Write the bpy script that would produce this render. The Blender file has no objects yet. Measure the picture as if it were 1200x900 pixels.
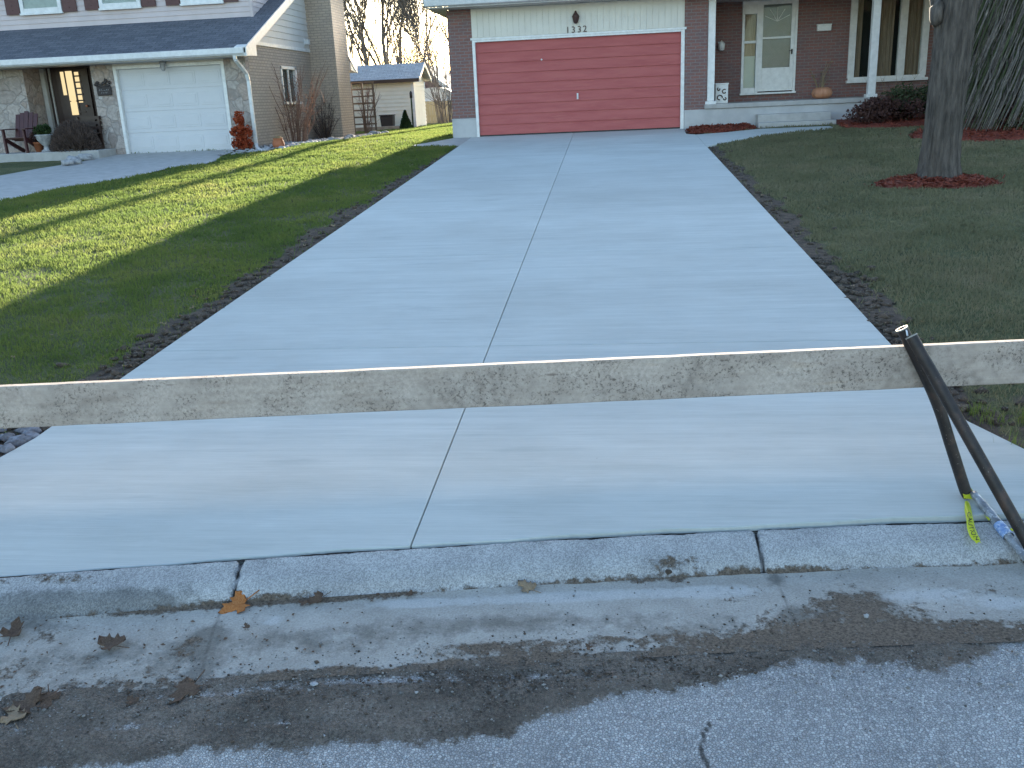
import bpy, bmesh, math, random
import numpy as np
from mathutils import Vector, Matrix
random.seed(7); RNG = np.random.default_rng(11)
sc = bpy.context.scene
COL = sc.collection
PI = math.pi; R = math.radians

# ------------------------------------------------------------------ camera model (solved from the photo)
F = 1075.0; ZC = 1.84; S = 0.05115
MC = np.array([[0.9938775585422746, 0.011175161409276255, 0.1099204912358221],
               [0.10158292050885315, 0.2988600738477299, -0.9488748950839734],
               [-0.04345467623789001, 0.954231508611619, 0.2958951150084335]])
C0 = np.array([0, 0, ZC])
def ray(x, y): return MC @ np.array([(x-600)/F, (450-y)/F, -1.0])
def AZ(x, y, z): d = ray(x, y); return C0 + d*((z-ZC)/d[2])
def AY(x, y, Y): d = ray(x, y); return C0 + d*(Y/d[1])
def AX(x, y, X): d = ray(x, y); return C0 + d*(X/d[0])
def AD(x, y, off=0): d = ray(x, y); return C0 + d*((-ZC-3.6*S+off)/(d[2]-S*d[1]))

def sm(a, b, x):
    t = np.clip((np.asarray(x, float)-a)/(b-a), 0, 1); return t*t*(3-2*t)
def T(x, y):      # terrain height (plane of the drive, a little lower to the left)
    x = np.asarray(x, float); y = np.asarray(y, float)
    return S*(np.minimum(y, 23.3)-3.6) - .06*sm(5, 9, -x)*sm(8, 18, y)
def yc(x):        # back of the kerb
    x = np.asarray(x, float); xx = np.clip(x, -6, 5)
    return 3.67+.13*xx-.012*xx*xx + np.where(x < -6, (x+6)*.274, 0) + np.where(x > 5, (x-5)*.01, 0)
_H = RNG.random(65536)
def vnoise(x, y, s=1.0, seed=0):
    x = np.asarray(x, float)*s+seed*17.3; y = np.asarray(y, float)*s+seed*9.1
    xi = np.floor(x).astype(int); yi = np.floor(y).astype(int); xf = x-xi; yf = y-yi
    h = lambda a, b: _H[(a*7349+b*9157+seed*131) % 65536]
    u = xf*xf*(3-2*xf); v = yf*yf*(3-2*yf)
    return (h(xi, yi)*(1-u)+h(xi+1, yi)*u)*(1-v)+(h(xi, yi+1)*(1-u)+h(xi+1, yi+1)*u)*v
def fbm(x, y, s=1.0, o=4, seed=0):
    t = 0; a = .5
    for k in range(o): t = t+a*vnoise(x, y, s*2**k, seed+k); a *= .5
    return t/(1-.5**o)
def inpoly(px, py, poly):
    c = np.zeros(np.shape(px), bool); n = len(poly)
    for i in range(n):
        x0, y0 = poly[i]; x1, y1 = poly[(i+1) % n]
        if y0 == y1: continue
        c ^= ((y0 > py) != (y1 > py)) & (px < (x1-x0)*(py-y0)/(y1-y0)+x0)
    return c

# ------------------------------------------------------------------ materials
class NT:
    def __init__(s, name):
        s.m = bpy.data.materials.new(name); s.m.use_nodes = True; s.t = s.m.node_tree; s.n = s.t.nodes
        s.b = s.n['Principled BSDF']; s._pos = None
    def new(s, ty, **kw):
        o = s.n.new(ty)
        for k, v in kw.items():
            if hasattr(o, k): setattr(o, k, v)
        return o
    def lk(s, a, b): s.t.links.new(a, b)
    def pos(s, coord='pos', scale=(1, 1, 1)):
        if coord == 'pos': v = s.new('ShaderNodeNewGeometry').outputs['Position']
        else: v = s.new('ShaderNodeTexCoord').outputs['Object']
        if scale != (1, 1, 1):
            mp = s.new('ShaderNodeVectorMath', operation='MULTIPLY'); s.lk(v, mp.inputs[0]); mp.inputs[1].default_value = scale; v = mp.outputs[0]
        return v
    def noise(s, v, scale, detail=5, rough=.6):
        o = s.new('ShaderNodeTexNoise'); o.inputs['Scale'].default_value = scale; o.inputs['Detail'].default_value = detail
        o.inputs['Roughness'].default_value = rough; s.lk(v, o.inputs['Vector']); return o.outputs['Fac']
    def vor(s, v, scale, feature='F1', out='Distance', rnd=1.0):
        o = s.new('ShaderNodeTexVoronoi', feature=feature); o.inputs['Scale'].default_value = scale; o.inputs['Randomness'].default_value = rnd
        s.lk(v, o.inputs['Vector']); return o.outputs[out]
    def ramp(s, f, stops):
        o = s.new('ShaderNodeValToRGB'); e = o.color_ramp.elements
        while len(e) < len(stops): e.new(.5)
        for k, (p, c) in enumerate(stops):
            e[k].position = p; e[k].color = (c, c, c, 1) if not hasattr(c, '__len__') else (*c, 1)
        s.lk(f, o.inputs['Fac']); return o.outputs['Color']
    def mix(s, f, a, b, mode='MIX'):
        o = s.new('ShaderNodeMix', data_type='RGBA', blend_type=mode)
        for i, v in ((0, f), (6, a), (7, b)):
            if hasattr(v, 'is_linked') or hasattr(v, 'links'): s.lk(v, o.inputs[i])
            elif hasattr(v, '__len__'): o.inputs[i].default_value = (*v, 1)
            else: o.inputs[i].default_value = v if i == 0 else (v, v, v, 1)
        return o.outputs[2]
    def math(s, op, a, b=0.0, clamp=False):
        o = s.new('ShaderNodeMath', operation=op); o.use_clamp = clamp
        for i, v in ((0, a), (1, b)):
            if hasattr(v, 'links'): s.lk(v, o.inputs[i])
            else: o.inputs[i].default_value = v
        return o.outputs[0]
    def attr(s, name):
        o = s.new('ShaderNodeAttribute'); o.attribute_name = name; return o.outputs['Fac']
    def color(s, v):
        if hasattr(v, 'links'): s.lk(v, s.b.inputs['Base Color'])
        else: s.b.inputs['Base Color'].default_value = (*v, 1)
    def bump(s, h, strength=.3, dist=.01):
        o = s.new('ShaderNodeBump'); o.inputs['Strength'].default_value = strength; o.inputs['Distance'].default_value = dist
        s.lk(h, o.inputs['Height']); s.lk(o.outputs['Normal'], s.b.inputs['Normal'])
    def rough(s, v):
        if hasattr(v, 'links'): s.lk(v, s.b.inputs['Roughness'])
        else: s.b.inputs['Roughness'].default_value = v
    def wallvec(s):      # (x|y, z, 0): upright surfaces facing either axis
        g = s.new('ShaderNodeNewGeometry'); sp = s.new('ShaderNodeSeparateXYZ'); s.lk(g.outputs['Position'], sp.inputs[0])
        sn = s.new('ShaderNodeSeparateXYZ'); s.lk(g.outputs['True Normal'], sn.inputs[0])
        side = s.math('GREATER_THAN', s.math('ABSOLUTE', sn.outputs[0]), .7)
        u = s.math('ADD', s.math('MULTIPLY', sp.outputs[0], s.math('SUBTRACT', 1.0, side)), s.math('MULTIPLY', sp.outputs[1], side))
        c = s.new('ShaderNodeCombineXYZ'); s.lk(u, c.inputs[0]); s.lk(sp.outputs[2], c.inputs[1]); return c.outputs[0]

def M_noise(name, c1, c2, scale=6, rough=.8, bump=.2, bscale=40, bdist=.004, stretch=(1, 1, 1), coord='pos', lo=.35, hi=.65, metal=0, spec=None, c3=None, s3=90):
    t = NT(name); v = t.pos(coord, stretch)
    c = t.ramp(t.noise(v, scale), [(lo, c1), (hi, c2)])
    if c3 is not None:
        c = t.mix(t.ramp(t.noise(v, s3, 2), [(.55, 0), (.7, 1)]), c, c3)
    t.color(c); t.rough(rough); t.b.inputs['Metallic'].default_value = metal
    if spec is not None: t.b.inputs['Specular IOR Level'].default_value = spec
    if bump: t.bump(t.noise(v, bscale, 4), bump, bdist)
    return t.m
def M_brick(name, c1, c2, c3, mortar, bw=.21, bh=.073, ms=.011):
    t = NT(name); v = t.wallvec()
    o = t.new('ShaderNodeTexBrick'); t.lk(v, o.inputs['Vector'])
    o.inputs['Scale'].default_value = 1; o.inputs['Brick Width'].default_value = bw; o.inputs['Row Height'].default_value = bh
    o.inputs['Mortar Size'].default_value = ms; o.inputs['Mortar Smooth'].default_value = .3; o.inputs['Bias'].default_value = 0
    o.inputs['Color1'].default_value = (*c1, 1); o.inputs['Color2'].default_value = (*c2, 1); o.inputs['Mortar'].default_value = (*mortar, 1)
    c = t.mix(t.ramp(t.noise(v, 3.1, 3), [(.45, 0), (.7, .7)]), o.outputs['Color'], c3)
    c = t.mix(o.outputs['Fac'], c, mortar)
    c = t.mix(.5, c, t.mix(1.0, c, t.ramp(t.noise(v, 45, 4), [(.3, .55), (.7, 1.25)]), 'MULTIPLY'))
    t.color(c); t.rough(.9)
    h = t.math('ADD', t.math('MULTIPLY', o.outputs['Fac'], -1.0), t.math('MULTIPLY', t.noise(v, 80, 3), .3))
    t.bump(h, .7, .008); return t.m
def M_stone(name):
    t = NT(name); w = t.wallvec()
    d = t.new('ShaderNodeVectorMath', operation='ADD'); nz = t.new('ShaderNodeTexNoise'); nz.inputs['Scale'].default_value = 2.2; t.lk(w, nz.inputs['Vector'])
    ms = t.new('ShaderNodeVectorMath', operation='SCALE'); t.lk(nz.outputs['Color'], ms.inputs[0]); ms.inputs['Scale'].default_value = .45
    t.lk(w, d.inputs[0]); t.lk(ms.outputs[0], d.inputs[1]); v = d.outputs[0]
    edge = t.ramp(t.vor(v, 3.4, 'DISTANCE_TO_EDGE', 'Distance'), [(.0, .25), (.07, 1)])
    cell = t.vor(v, 3.4, 'F1', 'Color')
    bw = t.new('ShaderNodeRGBToBW'); t.lk(cell, bw.inputs[0])
    c = t.ramp(bw.outputs[0], [(.15, (.36, .30, .27)), (.4, (.46, .41, .38)), (.6, (.42, .335, .29)), (.85, (.53, .48, .45))])
    c = t.mix(1.0, c, t.ramp(t.noise(v, 14, 6), [(.25, .6), (.75, 1.2)]), 'MULTIPLY')
    c = t.mix(edge, (.27, .24, .22), c)
    t.color(c); t.rough(.9); t.bump(t.math('ADD', edge, t.math('MULTIPLY', t.noise(v, 18, 5), .6)), .8, .02); return t.m
def M_shingle(name, c1, c2):
    t = NT(name); g = t.pos()
    o = t.new('ShaderNodeTexBrick'); t.lk(g, o.inputs['Vector'])
    o.inputs['Scale'].default_value = 1; o.inputs['Brick Width'].default_value = .3; o.inputs['Row Height'].default_value = .14
    o.inputs['Mortar Size'].default_value = .006; o.inputs['Color1'].default_value = (*c1, 1); o.inputs['Color2'].default_value = (*c2, 1)
    o.inputs['Mortar'].default_value = (c1[0]*.5, c1[1]*.5, c1[2]*.5, 1)
    c = t.mix(1.0, o.outputs['Color'], t.ramp(t.noise(g, 30, 5), [(.3, .6), (.7, 1.3)]), 'MULTIPLY')
    t.color(c); t.rough(.95); t.bump(t.noise(g, 60, 3), .4, .006); return t.m
def M_plain(name, c, rough=.5, metal=0, var=.06, scale=9):
    t = NT(name); v = t.pos('obj')
    k = t.ramp(t.noise(v, scale, 5), [(.3, 1-var*2.5), (.7, 1+var)])
    t.color(t.mix(1.0, c, k, 'MULTIPLY')); t.rough(rough); t.b.inputs['Metallic'].default_value = metal; return t.m
def M_emit(name, c, s):
    t = NT(name); t.color((0, 0, 0)); t.b.inputs['Emission Color'].default_value = (*c, 1); t.b.inputs['Emission Strength'].default_value = s; return t.m
def M_glass(name, tint=(.9, .95, .95)):
    t = NT(name); tr = t.new('ShaderNodeBsdfTransparent'); tr.inputs['Color'].default_value = (*tint, 1); gl = t.new('ShaderNodeBsdfGlossy'); gl.inputs['Roughness'].default_value = .02
    fr = t.new('ShaderNodeFresnel'); fr.inputs['IOR'].default_value = 1.5; k = t.math('MULTIPLY', fr.outputs[0], .32, True)
    bw = t.noise(t.pos(), 1.6, 2); bp = t.new('ShaderNodeBump'); bp.inputs['Strength'].default_value = .05; bp.inputs['Distance'].default_value = .1; t.lk(bw, bp.inputs['Height']); t.lk(bp.outputs[0], gl.inputs['Normal'])
    mx = t.new('ShaderNodeMixShader'); t.lk(k, mx.inputs[0]); t.lk(tr.outputs[0], mx.inputs[1]); t.lk(gl.outputs[0], mx.inputs[2]); t.lk(mx.outputs[0], t.n['Material Output'].inputs[0]); return t.m
def M_leafy(name, cols, trans=.35, coord='pos', scale=3.0, rough=.7, fine=40):
    t = NT(name); v = t.pos(coord)
    n = len(cols)
    f = t.math('ADD', t.math('MULTIPLY', t.noise(v, scale, 4), .65), t.math('MULTIPLY', t.noise(v, fine, 2), .35))
    c = t.ramp(f, [(.3+.4*i/max(1, n-1), cols[i]) for i in range(n)])
    t.color(c); t.rough(rough); t.b.inputs['Specular IOR Level'].default_value = .15
    tr = t.new('ShaderNodeBsdfTranslucent'); t.lk(c, tr.inputs['Color'])
    mx = t.new('ShaderNodeMixShader'); mx.inputs[0].default_value = trans
    out = t.n['Material Output']; t.lk(t.b.outputs[0], mx.inputs[1]); t.lk(tr.outputs[0], mx.inputs[2]); t.lk(mx.outputs[0], out.inputs[0]); return t.m

MAT = {}
def m_concrete():
    t = NT('broomed_new_concrete'); g = t.pos()
    streak = t.noise(t.pos('pos', (.22, 9, 1)), 1.6, 6, .65)
    fine = t.noise(t.pos('pos', (2.5, 120, 1)), 1.4, 3)
    big = t.noise(g, .9, 4); blot = t.noise(t.pos('pos', (.45, 1.0, 1)), .55, 3)
    mid = t.noise(t.pos('pos', (.6, 3, 1)), 2.3, 5)
    c = t.mix(t.ramp(streak, [(.28, 0), (.72, 1)]), (.47, .503, .487), (.57, .595, .575))
    c = t.mix(t.ramp(big, [(.4, 0), (.68, .55)]), c, (.455, .475, .452))
    c = t.mix(t.ramp(mid, [(.6, 0), (.78, .5)]), c, (.350, .385, .385))
    c = t.mix(1.0, c, t.ramp(fine, [(.25, .90), (.75, 1.07)]), 'MULTIPLY')
    c = t.mix(t.ramp(t.noise(g, 150, 2), [(.73, 0), (.78, .6)]), c, (.26, .27, .27))
    c = t.mix(t.ramp(t.vor(g, 3.1), [(.008, 1), (.014, 0)]), c, (.12, .11, .10))
    c = t.mix(t.ramp(t.noise(t.pos('pos', (1, 2.2, 1)), 1.7, 5), [(.66, 0), (.74, .45)]), c, (.58, .60, .585))
    sp = t.new('ShaderNodeSeparateXYZ'); t.lk(g, sp.inputs[0])
    row = t.math('FLOOR', t.math('DIVIDE', t.math('SUBTRACT', sp.outputs[1], 6.38), 3.12)); colm = t.math('GREATER_THAN', sp.outputs[0], -.89)
    wn = t.new('ShaderNodeTexWhiteNoise', noise_dimensions='1D'); t.lk(t.math('ADD', t.math('MULTIPLY', row, 3.7), t.math('MULTIPLY', colm, 1.3)), wn.inputs['W'])
    c = t.mix(1.0, c, t.ramp(wn.outputs['Value'], [(0, .93), (1, 1.05)]), 'MULTIPLY')
    c = t.mix(1.0, c, t.ramp(t.noise(t.pos('pos', (.5, 1.4, 1)), 3.2, 7, .7), [(.32, .945), (.5, 1.0), (.7, 1.05)]), 'MULTIPLY')
    c = t.mix(1.0, c, t.ramp(blot, [(.3, .90), (.7, 1.07)]), 'MULTIPLY')
    t.color(c); t.rough(.85); t.b.inputs['Specular IOR Level'].default_value = .2
    t.bump(t.math('ADD', fine, t.math('MULTIPLY', t.noise(g, 200, 2), .4)), .28, .004); return t.m
def m_old_concrete(name, base, light, dirt=(.115, .090, .070), agg=True):
    t = NT(name); g = t.pos()
    sp = t.vor(g, 210, 'F1', 'Color'); bw = t.new('ShaderNodeRGBToBW'); t.lk(sp, bw.inputs[0])
    c = t.mix(t.ramp(t.noise(g, 5, 6), [(.35, 0), (.65, 1)]), base, light)
    k = t.ramp(bw.outputs[0], [(.2, .75), (.5, 1.0), (.8, 1.28)]) if agg else t.ramp(t.noise(g, 120, 3), [(.3, .8), (.7, 1.15)])
    c = t.mix(1.0, c, k, 'MULTIPLY')
    dm = t.math('ADD', t.attr('damp'), t.math('MULTIPLY', t.math('SUBTRACT', t.noise(g, 8, 9, .72), .5), 2.0))
    damp = t.ramp(dm, [(.30, 0), (.75, 1)])
    c = t.mix(t.math('MULTIPLY', damp, .9), c, t.mix(1.0, c, (.47, .47, .46), 'MULTIPLY'))
    dd = t.math('ADD', t.attr('dirt'), t.math('MULTIPLY', t.math('SUBTRACT', t.noise(g, 20, 10, .78), .5), 2.0))
    dmask = t.ramp(dd, [(.42, 0), (.62, 1)])
    dirtc = t.mix(t.ramp(t.noise(g, 90, 6, .75), [(.35, 0), (.65, 1)]), (dirt[0]*.5, dirt[1]*.5, dirt[2]*.5), (dirt[0]*2.0, dirt[1]*2.0, dirt[2]*2.0))
    dirtc = t.mix(t.ramp(t.noise(g, 320, 2), [(.72, 0), (.78, 1)]), dirtc, (.20, .185, .17))
    c = t.mix(dmask, c, dirtc)
    lm = t.ramp(t.math('ADD', t.attr('pale'), t.math('MULTIPLY', t.math('SUBTRACT', t.noise(g, 11, 9, .72), .5), 1.7)), [(.4, 0), (.75, 1)])
    c = t.mix(t.math('MULTIPLY', lm, .85), c, t.mix(1.0, (.43, .42, .405), t.ramp(t.noise(g, 160, 3), [(.3, .9), (.7, 1.35)]), 'MULTIPLY'))
    cr = t.ramp(t.attr('crack'), [(.3, 0), (.8, 1)])
    c = t.mix(cr, c, (.035, .03, .027))
    t.color(c)
    t.rough(t.mix(damp, .95, .7)); t.b.inputs['Specular IOR Level'].default_value = .18
    h = t.math('ADD', t.math('MULTIPLY', bw.outputs[0], .5 if agg else .12), t.math('MULTIPLY', t.noise(g, 110, 4), .6))
    h = t.math('ADD', h, t.math('MULTIPLY', dmask, t.math('MULTIPLY', t.noise(g, 150, 4), 1.2)))
    t.bump(h, .75, .006); return t.m
def m_asphalt():
    t = NT('worn_asphalt'); g = t.pos()
    v = t.vor(g, 100, 'F1', 'Color'); bw = t.new('ShaderNodeRGBToBW'); t.lk(v, bw.inputs[0])
    ed = t.vor(g, 100, 'DISTANCE_TO_EDGE', 'Distance')
    c = t.ramp(bw.outputs[0], [(.12, (.35, .345, .345)), (.35, (.43, .425, .425)), (.6, (.49, .485, .485)), (.85, (.63, .625, .615))])
    c = t.mix(t.ramp(ed, [(.0, 1), (.13, 0)]), c, (.20, .198, .20))
    c = t.mix(1.0, c, t.ramp(t.noise(g, 3, 6), [(.3, .8), (.7, 1.18)]), 'MULTIPLY')
    dd = t.math('ADD', t.attr('dirt'), t.math('MULTIPLY', t.math('SUBTRACT', t.noise(g, 16, 10, .8), .5), 2.2))
    dmask = t.ramp(dd, [(.42, 0), (.66, 1)])
    dc = t.mix(t.ramp(t.noise(g, 85, 7, .78), [(.36, 0), (.64, 1)]), (.072, .060, .051), (.27, .232, .195))
    dc = t.mix(t.ramp(t.noise(g, 5, 4), [(.4, 0), (.65, .6)]), dc, (.12, .10, .083))
    dc = t.mix(1.0, dc, t.ramp(t.noise(g, 2.6, 5), [(.35, .68), (.62, 1.3)]), 'MULTIPLY')
    dc = t.mix(t.ramp(t.vor(g, 130), [(.10, .7), (.17, 0)]), dc, t.mix(1.0, c, .7, 'MULTIPLY'))
    c = t.mix(dmask, c, dc)
    c = t.mix(t.math('MULTIPLY', t.ramp(t.attr('crack'), [(.2, 0), (.7, 1)]), .8), c, (.05, .045, .04))
    t.color(c); t.rough(.95); t.b.inputs['Specular IOR Level'].default_value = .12
    h = t.math('ADD', t.ramp(ed, [(0, 0), (.25, 1)]), t.math('MULTIPLY', t.noise(g, 140, 4), .8))
    t.bump(h, .8, .006); return t.m
MAT['concrete'] = m_concrete()
MAT['kerb'] = m_old_concrete('old_kerb_concrete', (.34, .335, .335), (.44, .435, .43))
MAT['gutter'] = m_old_concrete('gutter_concrete', (.345, .322, .290), (.43, .405, .37), agg=False)
MAT['asphalt'] = m_asphalt()
MAT['earth'] = M_noise('earth', (.05, .04, .032), (.11, .09, .07), 8, .95, .6, 60, .01)
MAT['soil'] = M_noise('damp_soil', (.035, .026, .020), (.11, .078, .056), 14, .95, .8, 90, .01, c3=(.17, .15, .12), s3=70)
def m_turf():
    t = NT('turf'); g = t.pos()
    c = t.ramp(t.noise(g, 1.3, 6), [(.35, (.055, .070, .028)), (.5, (.080, .100, .036)), (.68, (.13, .13, .065))])
    c = t.mix(1.0, c, t.ramp(t.noise(g, 60, 4), [(.3, .5), (.7, 1.4)]), 'MULTIPLY')
    t.color(c); t.rough(.95); t.bump(t.noise(g, 90, 3), .8, .02); return t.m
MAT['turf'] = m_turf()
MAT['grass'] = M_leafy('grass_blades', [(.085, .125, .040), (.13, .185, .050), (.185, .225, .062), (.28, .26, .11)], .6, 'pos', .9, fine=70)
MAT['grassr'] = M_leafy('haze_paled_grass_blades', [(.14, .120, .078), (.17, .170, .098), (.22, .205, .125), (.30, .25, .17)], .35, 'pos', .9)  # blade colours lightened for a veil of lens haze over the right lawn
MAT['mulch'] = M_leafy('red_mulch', [(.09, .025, .018), (.18, .045, .03), (.26, .085, .055)], .0, 'pos', 20)
MAT['brick'] = M_brick('red_brick', (.27, .125, .105), (.21, .11, .10), (.17, .125, .135), (.235, .195, .19))
MAT['tanbrick'] = M_brick('buff_brick', (.56, .45, .36), (.48, .385, .31), (.60, .48, .36), (.36, .30, .255))
MAT['stone'] = M_stone('flagstone_facing')
MAT['white'] = M_plain('white_paint', (.78, .78, .77), .45)
MAT['doorwhite'] = M_plain('white_door_paint_eave_shade', (.60, .605, .63), .5, var=.015, scale=2)  # white toned down in the paint for the shade under the eave
MAT['cream'] = M_noise('cream_siding', (.62, .585, .52), (.68, .64, .57), 3, .6, .1, 40)
MAT['creamp'] = M_noise('cream_panel_paint', (.66, .63, .57), (.72, .69, .62), 2.5, .6, .1, 40)
MAT['wsiding'] = M_noise('pale_siding', (.60, .58, .55), (.66, .64, .61), 2.5, .55, .08, 40)
MAT['pink'] = M_noise('beige_siding', (.56, .48, .47), (.62, .53, .52), 2.5, .6, .08, 40)
MAT['doorred'] = M_noise('faded_red_paint', (.385, .098, .098), (.455, .13, .125), 2.2, .6, .12, 50, stretch=(.4, 1, 3), c3=(.44, .13, .12), s3=5, spec=.2)
MAT['shutter'] = M_plain('maroon_paint', (.09, .03, .03), .5)
MAT['shingle'] = M_shingle('grey_shingles', (.105, .112, .135), (.155, .16, .185))
MAT['shingle2'] = M_shingle('brown_grey_shingles', (.44, .42, .41), (.55, .53, .51))
MAT['foundation'] = M_noise('painted_foundation', (.42, .42, .43), (.50, .50, .505), 3, .9, .3, 60)
MAT['slab'] = M_noise('porch_concrete', (.36, .35, .34), (.45, .44, .43), 5, .9, .3, 60)
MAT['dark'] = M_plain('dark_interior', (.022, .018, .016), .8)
MAT['curtain'] = M_noise('brown_curtain', (.34, .22, .15), (.52, .36, .26), 6, .9, .2, 30, stretch=(6, 6, .4))
MAT['glass'] = M_glass('window_glass')
MAT['brown'] = M_plain('dark_brown_paint', (.045, .024, .018), .45)
MAT['grime'] = M_plain('plaque_iron', (.03, .022, .022), .6)
MAT['soffit'] = M_plain('soffit', (.50, .48, .45), .6)
MAT['metalw'] = M_plain('white_aluminium', (.70, .71, .72), .35)
MAT['bark'] = M_noise('grey_bark', (.055, .046, .040), (.145, .122, .105), 9, .95, .9, 22, .03, stretch=(2.2, 2.2, .35))
MAT['barkfar'] = M_noise('bare_twig_bark', (.12, .10, .088), (.19, .16, .14), 4, .95, 0)
MAT['twig'] = M_noise('red_brown_twigs', (.14, .075, .055), (.26, .16, .12), 12, .9, 0)
MAT['twigd'] = M_noise('dark_twigs', (.06, .04, .035), (.13, .09, .075), 12, .9, 0)
MAT['wood'] = M_noise('old_fence_wood_backlit', (.50, .37, .19), (.62, .47, .26), 6, .85, .4, 40, stretch=(8, 8, .6))  # golden backlight put into the base colour of the boards
MAT['trelliswood'] = M_noise('trellis_wood', (.30, .24, .19), (.42, .35, .28), 8, .85, .2, 40)
MAT['terracotta'] = M_noise('terracotta', (.34, .11, .05), (.45, .16, .075), 8, .75, .2, 50)
MAT['pumpkin'] = M_noise('pumpkin_skin', (.46, .21, .12), (.55, .27, .16), 6, .55, .1, 30)
MAT['redleaf'] = M_leafy('red_shrub_leaves', [(.16, .03, .015), (.36, .07, .03), (.45, .14, .06)], .3, 'obj', 6)
MAT['green'] = M_leafy('evergreen_leaves', [(.018, .032, .012), (.035, .060, .022), (.055, .090, .032)], .15, 'obj', 5)
MAT['dullgreen'] = M_leafy('dull_shrub_leaves', [(.045, .05, .03), (.075, .095, .05), (.10, .13, .065)], .2, 'obj', 5)
MAT['purple'] = M_leafy('purple_brown_leaves', [(.05, .03, .03), (.10, .055, .05), (.15, .085, .07)], .2, 'obj', 5)
MAT['strand'] = M_leafy('drooping_strands', [(.09, .085, .08), (.17, .155, .145), (.31, .28, .25)], .15, 'obj', 9)
MAT['straw'] = M_leafy('dry_stalks', [(.26, .20, .12), (.42, .34, .22)], .25, 'obj', 9)
MAT['stonepale'] = M_noise('pale_stones', (.24, .24, .255), (.44, .44, .45), 12, .9, .3, 50)
MAT['rubble'] = M_noise('blue_grey_rubble', (.07, .07, .08), (.25, .26, .30), 16, .9, .3, 50)
MAT['greydoor'] = M_plain('grey_inner_door', (.22, .20, .20), .5)
MAT['joint'] = M_noise('dark_joint_filler', (.012, .010, .009), (.05, .04, .033), 30, .95, .5, 80)
MAT['shedcream'] = M_noise('bright_cream_siding', (.76, .72, .60), (.82, .78, .66), 3, .6, .1, 40)
MAT['trellisdark'] = M_noise('dark_trellis_wood', (.13, .095, .07), (.21, .16, .12), 8, .85, .2, 40)
MAT['plum'] = M_plain('maroon_chair_paint', (.075, .025, .028), .5)
def m_beam():
    t = NT('weathered_form_board'); v = t.pos('obj')
    gr = t.noise(t.pos('obj', (.35, 6, 16)), 2.0, 6, .6)
    c = t.ramp(gr, [(.3, (.36, .29, .24)), (.5, (.44, .365, .31)), (.7, (.52, .435, .37))])
    big = t.noise(t.pos('obj', (.9, 2, 2)), 2.4, 5)
    c = t.mix(t.ramp(big, [(.42, 0), (.66, .75)]), c, (.50, .43, .38))
    c = t.mix(t.ramp(t.noise(t.pos('obj', (1.2, 2, 2)), 3.0, 5, .6), [(.52, 0), (.68, .55)]), c, (.28, .22, .185))
    blot = t.math('MULTIPLY', t.ramp(t.noise(t.pos('obj', (1, 2, 1.6)), 3.6, 5), [(.44, 0), (.60, 1)]), t.ramp(t.noise(v, 75, 6, .75), [(.52, 0), (.62, 1)]))
    c = t.mix(t.math('MULTIPLY', blot, .85), c, (.10, .085, .072))
    c = t.mix(t.ramp(t.noise(t.pos('obj', (2, 6, 10)), 5, 4), [(.70, 0), (.76, .8)]), c, (.13, .10, .075))
    kn = t.ramp(t.vor(t.pos('obj', (1.0, 1, 4.2)), 2.3), [(.04, 1), (.075, 0)])
    c = t.mix(t.math('MULTIPLY', kn, .8), c, (.09, .06, .045))
    # damp brown band along the lower edge at places
    c = t.mix(t.ramp(t.noise(t.pos('obj', (.8, 1, 7)), 3.1, 5), [(.6, 0), (.75, .5)]), c, (.42, .31, .215))
    c = t.mix(.28, c, t.ramp(t.noise(t.pos('obj', (1, 2, 1.5)), 4.5, 8, .72), [(.3, (.27, .22, .18)), (.5, (.46, .39, .33)), (.7, (.58, .505, .435))]))
    c = t.mix(t.math('MULTIPLY', blot, .8), c, (.12, .095, .08))
    c = t.mix(1.0, c, t.ramp(t.noise(v, 60, 5, .7), [(.3, .78), (.7, 1.16)]), 'MULTIPLY')
    sm_ = t.math('MULTIPLY', t.ramp(t.noise(t.pos('obj', (1, 2, 1.3)), 1.7, 4), [(.47, 0), (.60, 1)]), t.ramp(t.noise(v, 30, 9, .8), [(.46, 0), (.58, 1)]))
    c = t.mix(t.math('MULTIPLY', sm_, .55), c, (.14, .115, .098))
    t.color(c); t.rough(.9); t.b.inputs['Specular IOR Level'].default_value = .2
    t.bump(t.math('ADD', gr, t.math('MULTIPLY', t.noise(v, 120, 4), .5)), .45, .004); return t.m
MAT['beam'] = m_beam()
def m_pipe():
    t = NT('rusty_black_pipe'); v = t.pos('obj')
    c = t.ramp(t.noise(v, 16, 6), [(.35, (.018, .014, .013)), (.55, (.035, .025, .022)), (.72, (.075, .042, .03))])
    c = t.mix(t.ramp(t.noise(v, 130, 3), [(.68, 0), (.73, 1)]), c, (.30, .26, .24))
    t.color(c); t.rough(.48); t.b.inputs['Metallic'].default_value = .25; t.bump(t.noise(v, 90, 4), .3, .003); return t.m
MAT['pipe'] = m_pipe()
MAT['pipeend'] = M_plain('cut_pipe_rim', (.30, .28, .25), .6, .2)
MAT['tape'] = M_leafy('yellow_barrier_tape', [(.58, .62, .04), (.70, .74, .06)], .3, 'obj', 12, .35)
MAT['black'] = M_plain('black_print', (.012, .012, .012), .5)
MAT['tubegrey'] = M_noise('scuffed_grey_plastic', (.11, .115, .13), (.30, .32, .36), 22, .3, .3, 60, coord='obj', c3=(.55, .58, .62), s3=60)
MAT['tubeblue'] = M_noise('blue_label', (.10, .20, .48), (.34, .46, .68), 40, .4, .1, 60, coord='obj', c3=(.7, .75, .8), s3=70)
MAT['leafor'] = M_leafy('orange_maple_leaf', [(.36, .11, .03), (.50, .19, .06), (.58, .28, .12)], .2, 'obj', 18)
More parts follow.
